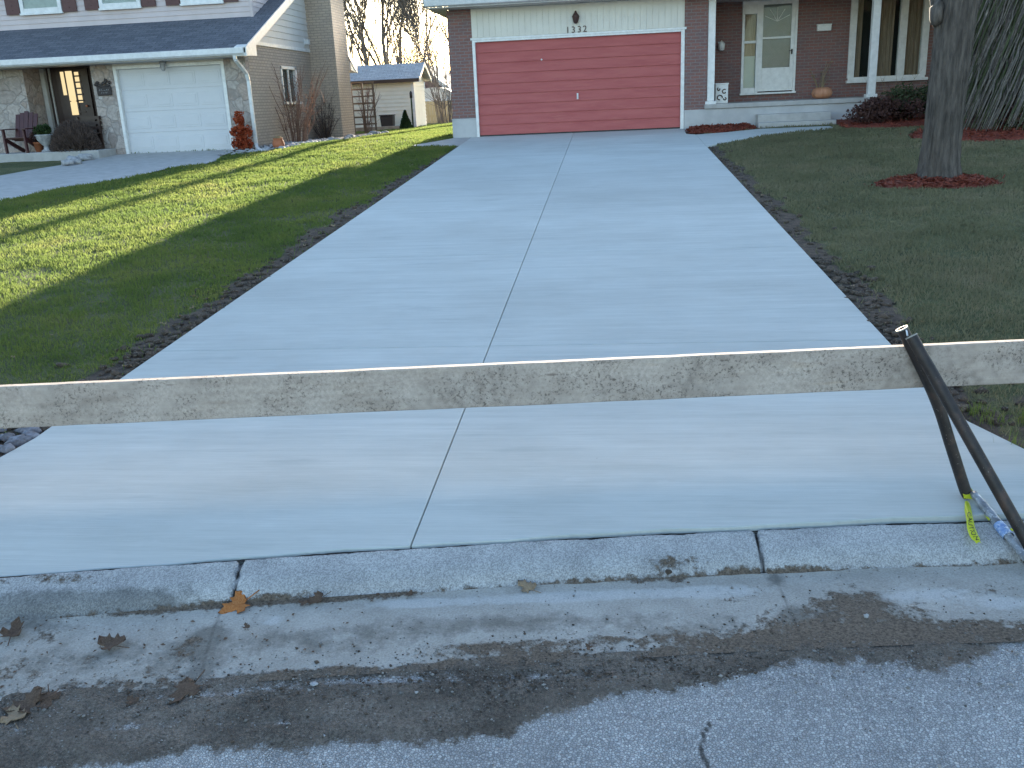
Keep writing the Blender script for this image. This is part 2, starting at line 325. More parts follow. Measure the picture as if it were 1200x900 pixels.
MAT['leafbr'] = M_leafy('brown_dead_leaf', [(.06, .038, .028), (.12, .078, .055), (.19, .13, .095)], .1, 'obj', 18)
MAT['leaftan'] = M_leafy('tan_dead_leaf', [(.20, .14, .09), (.32, .23, .15), (.40, .31, .21)], .15, 'obj', 18)
MAT['pebble'] = M_noise('pebbles', (.09, .082, .075), (.34, .32, .30), 9, .85, .2, 60)
MAT['sunglow'] = M_emit('painted_sun_glow', (1.0, .78, .42), .20)  # emissive stand-in for sunlight seen through the house; no lamp there
MAT['wire'] = M_plain('black_cable', (.03, .03, .03), .6)
MAT['number'] = M_plain('brown_house_numbers', (.07, .035, .03), .4)

# ------------------------------------------------------------------ mesh builder
class MB:
    def __init__(s): s.v = []; s.f = []; s.sm = []
    def add(s, vs, fs, smooth=False):
        o = len(s.v); s.v += [tuple(map(float, p)) for p in vs]; s.f += [tuple(i+o for i in f) for f in fs]; s.sm += [smooth]*len(fs); return s
    def box(s, x0, x1, y0, y1, z0, z1):
        x0, x1 = sorted((x0, x1)); y0, y1 = sorted((y0, y1)); z0, z1 = sorted((z0, z1))
        return s.add([(x0, y0, z0), (x1, y0, z0), (x1, y1, z0), (x0, y1, z0), (x0, y0, z1), (x1, y0, z1), (x1, y1, z1), (x0, y1, z1)],
                     [(0, 3, 2, 1), (4, 5, 6, 7), (0, 1, 5, 4), (1, 2, 6, 5), (2, 3, 7, 6), (3, 0, 4, 7)])
    def beam(s, p0, p1, w, d, up=(0, 0, 1)):
        p0 = Vector(p0); p1 = Vector(p1); t = (p1-p0).normalized(); a = t.cross(Vector(up))
        if a.length < 1e-4: a = t.cross(Vector((0, 1, 0)))
        a.normalize(); b = a.cross(t).normalized(); a *= w/2; b *= d/2
        vs = [p+q for p in (p0, p1) for q in (-a-b, a-b, a+b, -a+b)]
        return s.add(vs, [(0, 3, 2, 1), (4, 5, 6, 7), (0, 1, 5, 4), (1, 2, 6, 5), (2, 3, 7, 6), (3, 0, 4, 7)])
    def prism(s, pts, axis, a, b):       # pts 2D polygon extruded along axis from a to b
        f = {'x': lambda p, k: (k, p[0], p[1]), 'y': lambda p, k: (p[0], k, p[1]), 'z': lambda p, k: (p[0], p[1], k)}[axis]
        n = len(pts); vs = [f(p, a) for p in pts]+[f(p, b) for p in pts]
        return s.add(vs, [tuple(range(n))[::-1], tuple(range(n, 2*n))]+[(i, (i+1) % n, (i+1) % n+n, i+n) for i in range(n)])
    def tube(s, pts, r, n=8, cap=True, smooth=True):
        pts = [Vector(p) for p in pts]; rs = r if hasattr(r, '__len__') else [r]*len(pts); vs = []; fs = []; a = None
        for i, p in enumerate(pts):
            t = (pts[min(i+1, len(pts)-1)]-pts[max(i-1, 0)])
            t = t.normalized() if t.length > 1e-9 else Vector((0, 0, 1))
            if a is None:
                a = t.cross(Vector((0.31, .77, .2)));  a = a if a.length > 1e-3 else t.cross(Vector((1, 0, 0)))
            a = (a-t*a.dot(t)).normalized(); b = t.cross(a)
            for k in range(n):
                g = 2*PI*k/n; vs.append(p+(a*math.cos(g)+b*math.sin(g))*rs[i])
        for i in range(len(pts)-1):
            for k in range(n): fs.append((i*n+k, i*n+(k+1) % n, (i+1)*n+(k+1) % n, (i+1)*n+k))
        if cap: fs += [tuple(range(n))[::-1], tuple(range((len(pts)-1)*n, len(pts)*n))]
        return s.add(vs, fs, smooth)
    def lathe(s, prof, c=(0, 0, 0), n=20, lob=0, nl=8):
        vs = []; fs = []
        for (r, z) in prof:
            for k in range(n):
                g = 2*PI*k/n; q = r*(1+lob*math.cos(nl*g)); vs.append((c[0]+q*math.cos(g), c[1]+q*math.sin(g), c[2]+z))
        for i in range(len(prof)-1):
            for k in range(n): fs.append((i*n+k, i*n+(k+1) % n, (i+1)*n+(k+1) % n, (i+1)*n+k))
        fs += [tuple(range(n))[::-1], tuple(range((len(prof)-1)*n, len(prof)*n))]
        return s.add(vs, fs, True)
    def blob(s, c, r, n=10, amp=.25, seed=0, flat=1.0):
        bm = bmesh.new(); bmesh.ops.create_icosphere(bm, subdivisions=2, radius=1); rr = random.Random(seed)
        ph = [rr.uniform(0, 6) for _ in range(6)]
        vs = []
        for v in bm.verts:
            p = v.co; k = 1+amp*(math.sin(3*p.x+ph[0])*math.cos(2.3*p.y+ph[1])+.6*math.sin(5*p.z+ph[2]+4*p.x))
            vs.append((c[0]+p.x*k*r[0], c[1]+p.y*k*r[1], c[2]+p.z*k*r[2]))
        fs = [tuple(v.index for v in f.verts) for f in bm.faces]; bm.free()
        return s.add(vs, fs, True)
    def siding(s, x0, x1, z0, z1, y, pitch=.11, lap=.012, axis='x', sgn=-1, clip=None):
        # saw-tooth lap boards on a face at y (axis 'x': runs along x, faces sgn*y; 'y': runs along y at x=y)
        n = max(1, int(round((z1-z0)/pitch))); h = (z1-z0)/n
        for i in range(n):
            a, b = z0+i*h, z0+(i+1)*h
            xa0, xa1, xb0, xb1 = x0, x1, x0, x1
            if clip:
                r0 = clip(a); r1 = clip(b)
                if r0 is None: continue
                xa0, xa1 = r0; xb0, xb1 = r1 if r1 else ((xa0+xa1)/2,)*2
            lo, hi = y+sgn*(lap+.004), y+sgn*.004
            P = (lambda u, d, z: (u, d, z)) if axis == 'x' else (lambda u, d, z: (d, u, z))
            s.add([P(xa0, lo, a), P(xa1, lo, a), P(xb1, hi, b), P(xb0, hi, b), P(xa0, y, a), P(xa1, y, a)], [(0, 1, 2, 3), (4, 5, 1, 0)])
        return s
    def quads(s, P, N, U, su, sv):        # numpy batch of quads: centres, unit u and v vectors
        a = U*np.asarray(su)[:, None]; b = N*np.asarray(sv)[:, None]; o = len(s.v)
        q = np.stack([P-a-b, P+a-b, P+a+b, P-a+b], 1).reshape(-1, 3)
        s.v += [tuple(p) for p in q.tolist()]; m = len(P)
        s.f += [(o+4*i, o+4*i+1, o+4*i+2, o+4*i+3) for i in range(m)]; s.sm += [False]*m; return s
    def build(s, name, mat, parent=None, bevel=0, loc=None, seg=2):
        me = bpy.data.meshes.new(name); off = Vector((0, 0, 0))
        if parent is not None:
            q = parent
            while q is not None: off += q.location; q = q.parent
        if loc is not None: off = off+Vector(loc)
        V = np.array(s.v, float)-np.array(off); me.from_pydata(V.tolist(), [], s.f); me.update()
        me.polygons.foreach_set('use_smooth', s.sm)
        for mm in (mat if isinstance(mat, (list, tuple)) else [mat]): me.materials.append(MAT[mm] if isinstance(mm, str) else mm)
        o = bpy.data.objects.new(name, me); COL.objects.link(o)
        if parent is not None: o.parent = parent
        if loc is not None: o.location = loc
        if bevel:
            b = o.modifiers.new('bevel', 'BEVEL'); b.width = bevel; b.segments = seg; b.limit_method = 'ANGLE'; b.angle_limit = R(40)
        return o
def npmesh(name, V, Fq, mat, smooth=True, attrs=None):
    me = bpy.data.meshes.new(name); V = np.asarray(V, np.float32); Fq = np.asarray(Fq, np.int32); k = Fq.shape[1]
    me.vertices.add(len(V)); me.vertices.foreach_set('co', V.ravel())
    me.loops.add(Fq.size); me.loops.foreach_set('vertex_index', Fq.ravel())
    me.polygons.add(len(Fq)); me.polygons.foreach_set('loop_start', np.arange(0, Fq.size, k, dtype=np.int32))
    me.update(calc_edges=True); me.validate()
    me.polygons.foreach_set('use_smooth', np.full(len(me.polygons), smooth))
    for n, a in (attrs or {}).items():
        at = me.attributes.new(n, 'FLOAT', 'POINT'); at.data.foreach_set('value', np.asarray(a, np.float32))
    me.materials.append(MAT[mat] if isinstance(mat, str) else mat)
    o = bpy.data.objects.new(name, me); COL.objects.link(o); return o
def gridmesh(name, X, Y, Z, mat, smooth=True, attrs=None, keep=None):
    r, c = X.shape; V = np.stack([X, Y, Z], -1).reshape(-1, 3); i = np.arange(r*c).reshape(r, c)
    Fq = np.stack([i[:-1, :-1], i[:-1, 1:], i[1:, 1:], i[1:, :-1]], -1).reshape(-1, 4)
    if keep is not None:
        kk = keep.reshape(-1); Fq = Fq[kk[Fq].all(1)]
        used = np.unique(Fq); mp = -np.ones(r*c, int); mp[used] = np.arange(len(used)); V = V[used]; Fq = mp[Fq]
        attrs = {k: np.asarray(a).reshape(-1)[used] for k, a in (attrs or {}).items()}
    else: attrs = {k: np.asarray(a).reshape(-1) for k, a in (attrs or {}).items()}
    return npmesh(name, V, Fq, mat, smooth, attrs)
def thing(name, label, cat, loc=(0, 0, 0), group=None):
    o = bpy.data.objects.new(name, None); COL.objects.link(o); o.location = loc; o.empty_display_size = .1
    o['label'] = label; o['category'] = cat
    if group: o['group'] = group
    return o
def tag(o, label, cat, group=None, kind=None):
    o['label'] = label; o['category'] = cat
    if group: o['group'] = group
    if kind: o['kind'] = kind
    return o
def struct(o, label=None, cat=None, kind='structure'):
    o['kind'] = kind; o['label'] = label or o.name.replace('_', ' '); o['category'] = cat or o.name.split('.')[0].replace('_', ' '); return o
def copy_tree(o, parent=None):
    c = o.copy(); COL.objects.link(c); c.parent = parent
    for ch in list(o.children): copy_tree(ch, c)
    return c

# ------------------------------------------------------------------ SETTING
def AT(x, y, off=0):          # photo pixel -> point on the terrain
    p = AD(x, y, off)
    for _ in range(12): p = AZ(x, y, float(T(p[0], p[1]))+off)
    return p
# ground: one sheet to the horizon, below every other surface
ax = np.concatenate([np.linspace(-400, -32, 18), np.linspace(-30, 30, 61), np.linspace(32, 400, 18)])
ay = np.concatenate([np.linspace(-300, -12, 14), np.linspace(-10, 70, 81), np.linspace(75, 600, 24)])
GX, GY = np.meshgrid(ax, ay)
GZ = np.where(GY < yc(GX)+.35, -.30, T(GX, GY)-.12)
GZ = np.where(GY > 26, GZ-.0*(GY-26), GZ)
struct(gridmesh('ground', GX, GY, GZ, 'turf'), 'turf and earth under and beyond the front yards', 'ground')

# --- kerb, gutter, street: dense near the camera, with masks for dirt, damp and cracks laid out on the road itself
xs = np.concatenate([np.linspace(-60, -6, 28), np.linspace(-5.6, -3.2, 13), np.arange(-3.15, 2.9, .0125), np.linspace(2.95, 5.6, 14), np.linspace(6, 60, 28)])
def poly_d(X, Y, pts):
    d = np.full(X.shape, 1e9)
    for (a, b), (c, e) in zip(pts[:-1], pts[1:]):
        L = (c-a)**2+(e-b)**2+1e-12; t = np.clip(((X-a)*(c-a)+(Y-b)*(e-b))/L, 0, 1)
        d = np.minimum(d, np.hypot(X-(a+t*(c-a)), Y-(b+t*(e-b))))
    return d
def W(pts, z): return [tuple(AZ(x, y, z)[:2]) for x, y in pts]
def blobs(X, Y, lst, z):
    o = np.zeros(X.shape)
    for x, y, rx, ry, a in lst:
        p = AZ(x, y, z); o += a*np.exp(-((X-p[0])/rx)**2-((Y-(p[1]+.11*(X-p[0])))/ry)**2)
    return o
jl = W([(286, 660), (281, 672), (272, 690), (266, 701)], -.05); jr = W([(881, 622), (888, 640), (896, 655), (905, 664)], -.05)
gl = W([(266, 700), (250, 735), (240, 765), (232, 800)], -.115); gr = W([(905, 664), (915, 690), (930, 720), (942, 748)], -.115)
# kerb
ds = np.concatenate([[-.02], np.linspace(0, .215, 20)])
X, D = np.meshgrid(xs, ds); Y = yc(X)-D-.008
wob = .022*(fbm(X, Y*0, 7, 5, 3)-.5)
Y = Y+np.where(D <= .02, wob*1.3-.004*(fbm(X, Y*0, 40, 3, 8) > .62), wob*.7)
Z = np.interp(D, [-.02, 0, .012, .12, .165, .195, .215], [-.09, -.016, -.006, -.040, -.070, -.112, -.122]) + .004*(fbm(X, Y, 14, 4, 5)-.5)
ck = np.clip(1-np.minimum(poly_d(X, Y+.0, jl), poly_d(X, Y, jr))/(.006+.018*fbm(X, Y, 34, 3, 1)), 0, 1)
Z -= .02*(ck > .25)
damp = blobs(X, Y, [(70, 705, .40, .06, .9), (0, 715, .3, .05, .8), (160, 700, .2, .04, .5)], -.06)+.12
tz = fbm(X, X*0, 5, 4, 14)
dirt = np.clip((D-.150-.05*tz)/.04, 0, 1)*1.0*sm(.40, .62, fbm(X, X*0+3, 1.7, 4, 15))+.12+.5*np.clip((D-.165)/.04, 0, 1)*.4+.5*np.clip((.010-D)/.01, 0, 1)+blobs(X, Y, [(790, 668, .12, .03, .5), (60, 700, .3, .05, .35), (560, 688, .4, .02, .2)], -.1)
struct(gridmesh('kerb', X, Y, Z, 'kerb', attrs=dict(damp=damp, dirt=dirt, crack=ck, pale=.25*(1-sm(.05, .2, D)))), 'low weathered concrete kerb with two cracked joints', 'kerb')
# gutter
ds = np.linspace(.205, .74, 46); X, D = np.meshgrid(xs, ds); Y = yc(X)-D+.01*(fbm(X, X*0, 3, 3, 9)-.5)
Z = np.interp(D, [.2, .23, .74], [-.112, -.118, -.138])+.006*(fbm(X, Y, 5, 4, 12)-.5)
ck = np.clip(1-np.minimum(poly_d(X, Y, gl), poly_d(X, Y, gr))/(.016+.012*fbm(X, Y, 26, 2, 4)), 0, 1)*.55
edge = sm(.655, .72, D+.07*(fbm(X, Y, 4, 3, 21)-.5))
dirt = .62*edge*(.25+.75*sm(-1.6, -.9, X))+.35*(fbm(X, Y, 7, 5, 19)-.35)+.75*sm(.38, .66, fbm(X, Y*0, 1.9, 4, 23))*sm(.262, .205, D+.03*(fbm(X, Y*0, 6, 4, 16)-.5))+.06
dirt += blobs(X, Y, [(1010, 705, .20, .12, .6), (960, 740, .45, .12, .6), (1130, 735, .35, .07, .55), (1180, 690, .3, .05, .2), (850, 700, .12, .06, .25),
                     (560, 758, .25, .05, .55), (220, 760, .06, .12, .45), (40, 780, .35, .12, .25), (150, 800, .3, .08, .35), (60, 745, .3, .05, .25),
                     (700, 750, .3, .05, .45), (850, 750, .2, .05, .4), (330, 790, .2, .04, .45)], -.125)
pale = blobs(X, Y, [(660, 698, .45, .045, 1.1), (480, 706, .2, .04, .9), (830, 692, .22, .05, 1.0), (1090, 694, .24, .06, 1.0), (320, 726, .06, .045, 1.0), (1180, 705, .2, .06, .8), (130, 730, .25, .035, .4), (560, 765, .2, .03, .5), (700, 730, .25, .04, .4)], -.115)
damp = blobs(X, Y, [(120, 770, .7, .13, .5), (400, 745, .5, .08, .45), (600, 728, .6, .06, .6), (800, 735, .35, .07, .5), (10, 730, .25, .05, .6), (255, 705, .07, .06, .9), (245, 745, .06, .10, .9), (235, 785, .06, .08, .8), (910, 680, .05, .06, .8), (930, 720, .05, .08, .8), (1000, 720, .25, .13, .6), (80, 735, .2, .03, .4)], -.12)+.06
Z += .007*np.clip(dirt-.35, 0, .6)
struct(gridmesh('gutter', X, Y, Z, 'gutter', attrs=dict(damp=damp, dirt=dirt, crack=ck, pale=pale)), 'damp concrete gutter with sand and dirt along it', 'gutter')
# street
ds = np.concatenate([np.arange(.70, 2.0, .0125), np.linspace(2.05, 14, 30), np.linspace(18, 80, 10)]); X, D = np.meshgrid(xs, ds); Y = yc(X)-D
fr = np.array(W([(-300, 960), (0, 910), (60, 897), (165, 887), (280, 878), (350, 875), (500, 867), (600, 855), (630, 837), (725, 815), (810, 807), (900, 785), (950, 775), (1035, 772), (1100, 785), (1150, 765), (1200, 752), (1350, 735)], -.13))
fy = np.interp(X, fr[:, 0], fr[:, 1])
sdist = Y-fy+.12*(fbm(X, Y, 6, 5, 31)-.5)
dirt = np.clip(.5+sdist/.10, .0, .95)*sm(4.5, 3.0, np.abs(X))
dirt = np.maximum(dirt, blobs(X, Y, [(690, 835, .10, .05, .36), (940, 860, .12, .06, .38), (1100, 880, .15, .05, .25), (760, 870, .2, .03, .25)], -.13))
dirt -= blobs(X, Y, [(930, 790, .22, .03, .5), (430, 795, .35, .03, .5), (250, 810, .3, .03, .4), (650, 790, .3, .025, .35), (120, 850, .3, .03, .35), (330, 845, .25, .02, .3)], -.13)
ckp = W([(832, 843), (824, 858), (822, 876), (829, 895)], -.13)
ck = np.clip(1-poly_d(X+.006*(fbm(X, Y, 25, 3, 47)-.5), Y, ckp)/(.007+.006*fbm(X, Y, 12, 3, 46)), 0, 1)*1.3
Z = -.142-.010*np.clip(D-.7, 0, 3)*.3+.004*(fbm(X, Y, 9, 3, 41)-.5)+np.clip(dirt-.4, 0, .6)*(.004+.035*fbm(X, Y, 24, 5, 44)**2)
struct(gridmesh('street', X, Y, Z, 'asphalt', attrs=dict(dirt=dirt, crack=ck)), 'worn grey asphalt street with a band of dirt', 'street')

jx = np.concatenate([np.linspace(-4.5, -3.2, 8), np.arange(-3.15, 2.7, .02)]); JX, JD = np.meshgrid(jx, np.linspace(-.035, .012, 5))
struct(gridmesh('joint_filler', JX, yc(JX)-JD, -.019+.010*(fbm(JX, JD*40, 16, 4, 18)-.5)+0*JD, 'joint'), 'dark dirt filled joint between the kerb and the driveway', 'joint')
# --- driveway: broom-finished slabs with sawn joints
XL, XM, XR = -3.40, -.89, 1.885
dz = lambda x, y: S*(y-3.6)
def slab(name, pts, mat='concrete', th=.10, bevel=.006, up=0.0, parent=None):
    m = MB(); n = len(pts)
    vs = [(x, y, dz(x, min(y, 23.3))+up) for x, y in pts]+[(x, y, dz(x, min(y, 23.3))+up-th) for x, y in pts]
    m.add(vs, [tuple(range(n)), tuple(range(n, 2*n))[::-1]]+[(i, i+n, (i+1) % n+n, (i+1) % n) for i in range(n)])
    return m.build(name, mat, parent, bevel=bevel)
g = .0030; gm = .0028
ys = [None, 6.38, 9.5, 12.62, 15.74, 18.86, 23.19]
flareL = [(-3.40, 6.38), (-3.40, 5.2), (-3.395, 4.75), (-3.44, 4.46), (-3.58, 4.12), (-3.80, 3.78), (-4.15, 3.38), (-4.5, 3.05)]
flareR = [(1.885, 6.38), (1.885, 5.2), (1.91, 4.92), (2.06, 4.54), (2.32, 4.18), (2.62, 3.93)]
kerbL = [(x, float(yc(x))+.010+.010*math.sin(9*x)*math.sin(4*x)) for x in np.linspace(-4.5, XM-gm, 26)][1:]
kerbR = [(x, float(yc(x))+.010+.010*math.sin(9*x)*math.sin(4*x)) for x in np.linspace(XM+gm, 2.62, 26)][:-1]
DRV = []
drive = MB()
def addslab(pts):
    n = len(pts); a = sum(pts[i][0]*pts[(i+1) % n][1]-pts[(i+1) % n][0]*pts[i][1] for i in range(n))
    if a < 0: pts = pts[::-1]
    vs = [(x, y, dz(x, y)) for x, y in pts]+[(x, y, dz(x, y)-.1) for x, y in pts]
    drive.add(vs, [tuple(range(n)), tuple(range(n, 2*n))[::-1]]+[(i, i+n, (i+1) % n+n, (i+1) % n) for i in range(n)])
addslab([(XM-gm, 6.38-g)]+[(x, min(y, 6.38-g)) for x, y in flareL]+kerbL)
addslab([(XM+gm, 6.38-g)]+kerbR+[(x, min(y, 6.38-g)) for x, y in flareR[::-1]])
for a, b in zip(ys[1:-1], ys[2:]):
    addslab([(XL, a+g), (XM-gm, a+g), (XM-gm, b-g), (XL, b-g)])
    if b < 20: addslab([(XM+gm, a+g), (XR, a+g), (XR, b-g), (XM+gm, b-g)])
    else: addslab([(XM+gm, a+g), (XR, a+g), (XR, 21.55), (1.70, 21.75), (1.74, b-g), (XM+gm, b-g)])
struct(drive.build('driveway', 'concrete', bevel=.005), 'wide new pale concrete driveway with a straight centre joint', 'driveway')
struct(slab('side_pad', [(-4.72, 21.50), (-3.405, 21.28), (-3.405, 23.10), (-3.84, 23.10), (-4.2, 22.4)], 'slab', up=.0), 'narrow concrete pad beside the garage corner', 'path')
WALK = [(1.89, 19.0), (2.35, 19.75), (2.96, 20.45), (4.0, 21.1), (4.95, 21.45), (4.95, 22.28), (3.4, 22.28), (2.55, 21.75), (1.89, 21.52)]
struct(slab('walkway', WALK, 'concrete'), 'short pale concrete walk curving to the porch steps', 'path')
# joint filler under the slabs
struct(gridmesh('sub_base', *np.meshgrid([-4.4, 2.5], np.linspace(3.7, 23.3, 5)), np.meshgrid([-4.4, 2.5], S*(np.linspace(3.7, 23.3, 5)-3.6)-.075)[1], 'soil'), 'dark packed earth in the slab joints', 'ground')

# --- neighbour driveway
nr = [tuple(AT(x, y)[:2]) for x, y in [(0, 238), (70, 222), (150, 210), (200, 197), (250, 188)]]
NR = [(-11.6, 3.0), (-11.0, 9.0)]+nr+[(-9.30, 22.2), (-9.30, 22.86)]
ny = np.linspace(3.0, 22.86, 60); nxr = np.interp(ny, [p[1] for p in NR], [p[0] for p in NR])
nxl = np.interp(ny, [3, 18.6, 20.3, 21.0, 22.86], [-15.2, -13.2, -12.9, -12.6, -12.45])
tt = np.linspace(0, 1, 14); NX = nxl[:, None]+(nxr-nxl)[:, None]*tt[None]; NY = np.repeat(ny[:, None], 14, 1)
struct(gridmesh('neighbour_driveway', NX, NY, T(NX, NY)+.025, MAT['slab']), 'older grey concrete drive of the left house', 'driveway')
NPOLY = list(zip(nxl, ny))+list(zip(nxr, ny))[::-1]
FP = [(-16.5, 21.0), (-12.7, 21.0), (-12.55, 22.0), (-16.5, 22.2)]

# --- lawns
def soil_mask(X, Y):
    e = fbm(X, Y, 2.2, 4, 51); e2 = fbm(X, Y, 9, 3, 52)
    l = XL-X; r = X-XR
    wl = (.16+.75*(e-.30))*sm(20.5, 15, Y)+.10; wr = .12+.75*(e-.28)
    m = np.where((l > -.2), sm(1, .35, l/np.maximum(wl, .03)), 0)
    m = np.maximum(m, np.where((r > -.2) & (r < 3), sm(1, .35, r/np.maximum(wr, .03)), 0))
    dk = Y-yc(X); m = np.maximum(m, sm(.28, .08, dk+.25*(e-.5)))
    m = np.maximum(m, .9*np.exp(-((X-2.35)/.40)**2-((Y-5.0)/.42)**2)*(e2 > .42))
    return np.clip(m+.35*(e2-.5)*(m > .05), 0, 1)
def m_lawn():
    t = NT('lawn_turf_and_soil'); g = t.pos()
    c = t.ramp(t.noise(g, 1.3, 6), [(.35, (.060, .072, .026)), (.5, (.090, .102, .034)), (.68, (.14, .13, .06))])
    c = t.mix(1.0, c, t.ramp(t.noise(g, 60, 4), [(.3, .5), (.7, 1.4)]), 'MULTIPLY')
    s = t.ramp(t.noise(g, 14, 6), [(.35, (.040, .030, .023)), (.65, (.12, .085, .062))])
    s = t.mix(t.ramp(t.noise(g, 70, 3), [(.6, 0), (.72, 1)]), s, (.15, .13, .11))
    t.color(t.mix(t.ramp(t.attr('soil'), [(.3, 0), (.6, 1)]), c, s)); t.rough(.95); t.bump(t.noise(g, 90, 4), .9, .02); return t.m
MAT['lawn'] = m_lawn()
def lawn_z(X, Y):
    b = .045*(fbm(X, Y, .7, 3, 61)-.5)+.012*(fbm(X, Y, 5, 3, 62)-.5)
    near = np.minimum(np.abs(X-XL), np.abs(X-XR))
    crown = .05*sm(0, 2.5, near)+.035*(fbm(X, Y, 17, 3, 64)-.4)*sm(.7, .1, near)
    return T(X, Y)-.035+crown+b*sm(.0, .8, near)+.03*(fbm(X, Y, 11, 4, 63)-.42)*sm(1.0, .2, near)
def lawn(name, x0, x1, y1, label, sp=.06):
    xx = np.arange(x0, x1+sp*.5, sp); yy = np.linspace(0, 1, int((y1-3)/sp))
    X, V = np.meshgrid(xx, yy); Y0 = yc(X)+.012; Y = Y0+(y1-Y0)*V
    Z = lawn_z(X, Y); m = soil_mask(X, Y)
    inn = inpoly(X, Y, NPOLY); Z = np.where(inn, T(X, Y)-.05, Z)
    for P in (flareL+kerbL, flareR+kerbR[::-1]): Z = np.where(inpoly(X, Y, P+[(XM, 6.0)]), dz(X, Y)-.08, Z)
    Z = np.where(inpoly(X, Y, WALK), dz(X, Y)-.06, Z)
    return struct(gridmesh(name, X, Y, Z, 'lawn', attrs=dict(soil=m)), label, 'lawn')
lawn('lawn', -16.5, XL-.004, 24.5, 'green lawn between the two driveways, half of it sunlit')
lawn('lawn', XR+.004, 15, 24.5, 'shaded lawn with the big tree right of the driveway')
bx, by = np.meshgrid(np.arange(-22, -3.0, .25), np.arange(24.4, 62, .25))
struct(gridmesh('back_lawn', bx, by, T(bx, by)-.03+.05*(fbm(bx, by, .7, 3, 66)-.5), 'turf'), 'strip of sunlit back lawn before the shed', 'lawn')

def mulch_bed(label, pts, n=1500, h=.05):
    pts = [tuple(p) for p in pts]; xs_ = [p[0] for p in pts]; ys_ = [p[1] for p in pts]
    xx, yy = np.meshgrid(np.arange(min(xs_)-.1, max(xs_)+.1, .05), np.arange(min(ys_)-.1, max(ys_)+.1, .05))
    cx, cy = np.mean(xs_), np.mean(ys_)
    ins = inpoly(xx, yy, pts)
    ed = np.clip(poly_d(xx, yy, pts+[pts[0]])/.22, 0, 1)
    zz = T(xx, yy)-.02+ed*(.055+h*fbm(xx, yy, 6, 4, 71))
    o = gridmesh('mulch', xx, yy, zz, 'mulch', keep=ins)
    P = RNG.random((n*4, 2))*[max(xs_)-min(xs_), max(ys_)-min(ys_)]+[min(xs_), min(ys_)]
    P = P[inpoly(P[:, 0], P[:, 1], pts)][:n]
    k_ = len(P)//6; P[:k_] += RNG.normal(size=(k_, 2))*.10; P = P[~((P[:, 0] < XR+.02) & (P[:, 1] < 21.6))]; m = len(P)
    ed = np.clip(poly_d(P[:, 0], P[:, 1], pts+[pts[0]])/.22, 0, 1)
    Pz = T(P[:, 0], P[:, 1])-.01+ed*(.055+h*fbm(P[:, 0], P[:, 1], 6, 4, 71))+RNG.random(m)*.02
    U = RNG.normal(size=(m, 3)); U[:, 2] *= .4; U /= np.linalg.norm(U, axis=1)[:, None]
    N = np.cross(U, RNG.normal(size=(m, 3))*[.5, .5, 1]); N /= np.linalg.norm(N, axis=1)[:, None]
    mb = MB(); mb.quads(np.column_stack([P, Pz]), N, U, RNG.uniform(.02, .045, m), RNG.uniform(.006, .014, m))
    me = o.data; o2 = mb.build('mulch_chips', 'mulch', o)
    o2['kind'] = 'stuff'
    return struct(o, label, 'mulch', 'stuff')
def ell(cx, cy, rx, ry, n=40, a=.10): return [(cx+rx*math.cos(t)*(1+a*math.sin(3*t+cx)), cy+ry*math.sin(t)*(1+a*math.sin(3*t+cx))) for t in np.linspace(0, 2*PI, n, endpoint=False)]
BED1 = [(1.76, 21.78), (2.55, 21.82), (3.38, 22.3), (3.38, 23.06), (1.78, 23.06)]
BED2 = [(5.0, 21.3), (6.0, 21.0), (7.2, 21.2), (9.5, 21.7), (9.5, 24.8), (5.1, 24.8)]
BED3 = ell(4.40, 13.2, .84, .62, a=.07)
bb = [tuple(AT(x, y)[:2]) for x, y in [(1062, 164), (1100, 168), (1150, 168), (1200, 166), (1260, 162), (1260, 152), (1200, 153), (1130, 153), (1065, 156)]]
BED4 = bb
mulch_bed('red mulch bed between the garage door and the steps', BED1, 900)
mulch_bed('red mulch bed under the shrubs right of the steps', BED2, 1400)
mulch_bed('ring of red mulch round the big tree trunk', BED3, 1600, .06)
mulch_bed('red mulch strip before the tall drooping shrub at right', BED4, 1500, .06)

# --- grass blades (nobody could count them)
def blades(name, mat, x0, x1, y0, y1, dens, label, excl, bed=()):
    n = int((x1-x0)*(y1-y0)*dens(y0))
    x = RNG.uniform(x0, x1, n); y = RNG.uniform(y0, y1, n)
    k = RNG.random(n) < dens(y)/dens(y0); x, y = x[k], y[k]
    ok = y > yc(x)+.03
    for P in excl: ok &= ~inpoly(x, y, P)
    ok &= (x < XL-.015) | (x > XR+.015)
    s = soil_mask(x, y); ok &= RNG.random(len(x)) > sm(.15, .62, s)*.97
    clump = np.clip(.5+1.3*(fbm(x, y, 3.6, 4, 81)-.5), 0, 1); ok &= RNG.random(len(x)) < .30+1.1*clump
    x, y = x[ok], y[ok]; n = len(x); clump = clump[ok]
    far = np.clip((y-6)/12, 0, 1)
    h = RNG.uniform(.016, .046, n)*(.65+.75*clump)*(1+.35*far); w = RNG.uniform(.0022, .0042, n)*(1+2.0*far)
    a = RNG.uniform(0, 2*PI, n); b = RNG.uniform(0, 2*PI, n); le = RNG.uniform(.1, .9, n)*h
    z = np.where(y < 24.4, lawn_z(x, y), T(x, y)-.01)-.004
    B = np.stack([x, y, z], 1); du = np.stack([np.cos(a)*w, np.sin(a)*w, 0*a], 1)
    t = B+np.stack([np.cos(b)*le, np.sin(b)*le, h], 1)
    m = B*.5+t*.5+np.stack([0*h, 0*h, .12*h], 1)
    V = np.stack([B-du, B+du, m+du*.7, m-du*.7, t], 1).reshape(-1, 3)
    i = np.arange(n)*5
    Fq = np.stack([np.stack([i, i+1, i+2], 1), np.stack([i, i+2, i+3], 1), np.stack([i+3, i+2, i+4], 1)], 1).reshape(-1, 3)
    return struct(npmesh(name, V, Fq, mat, False), label, 'grass', 'stuff')
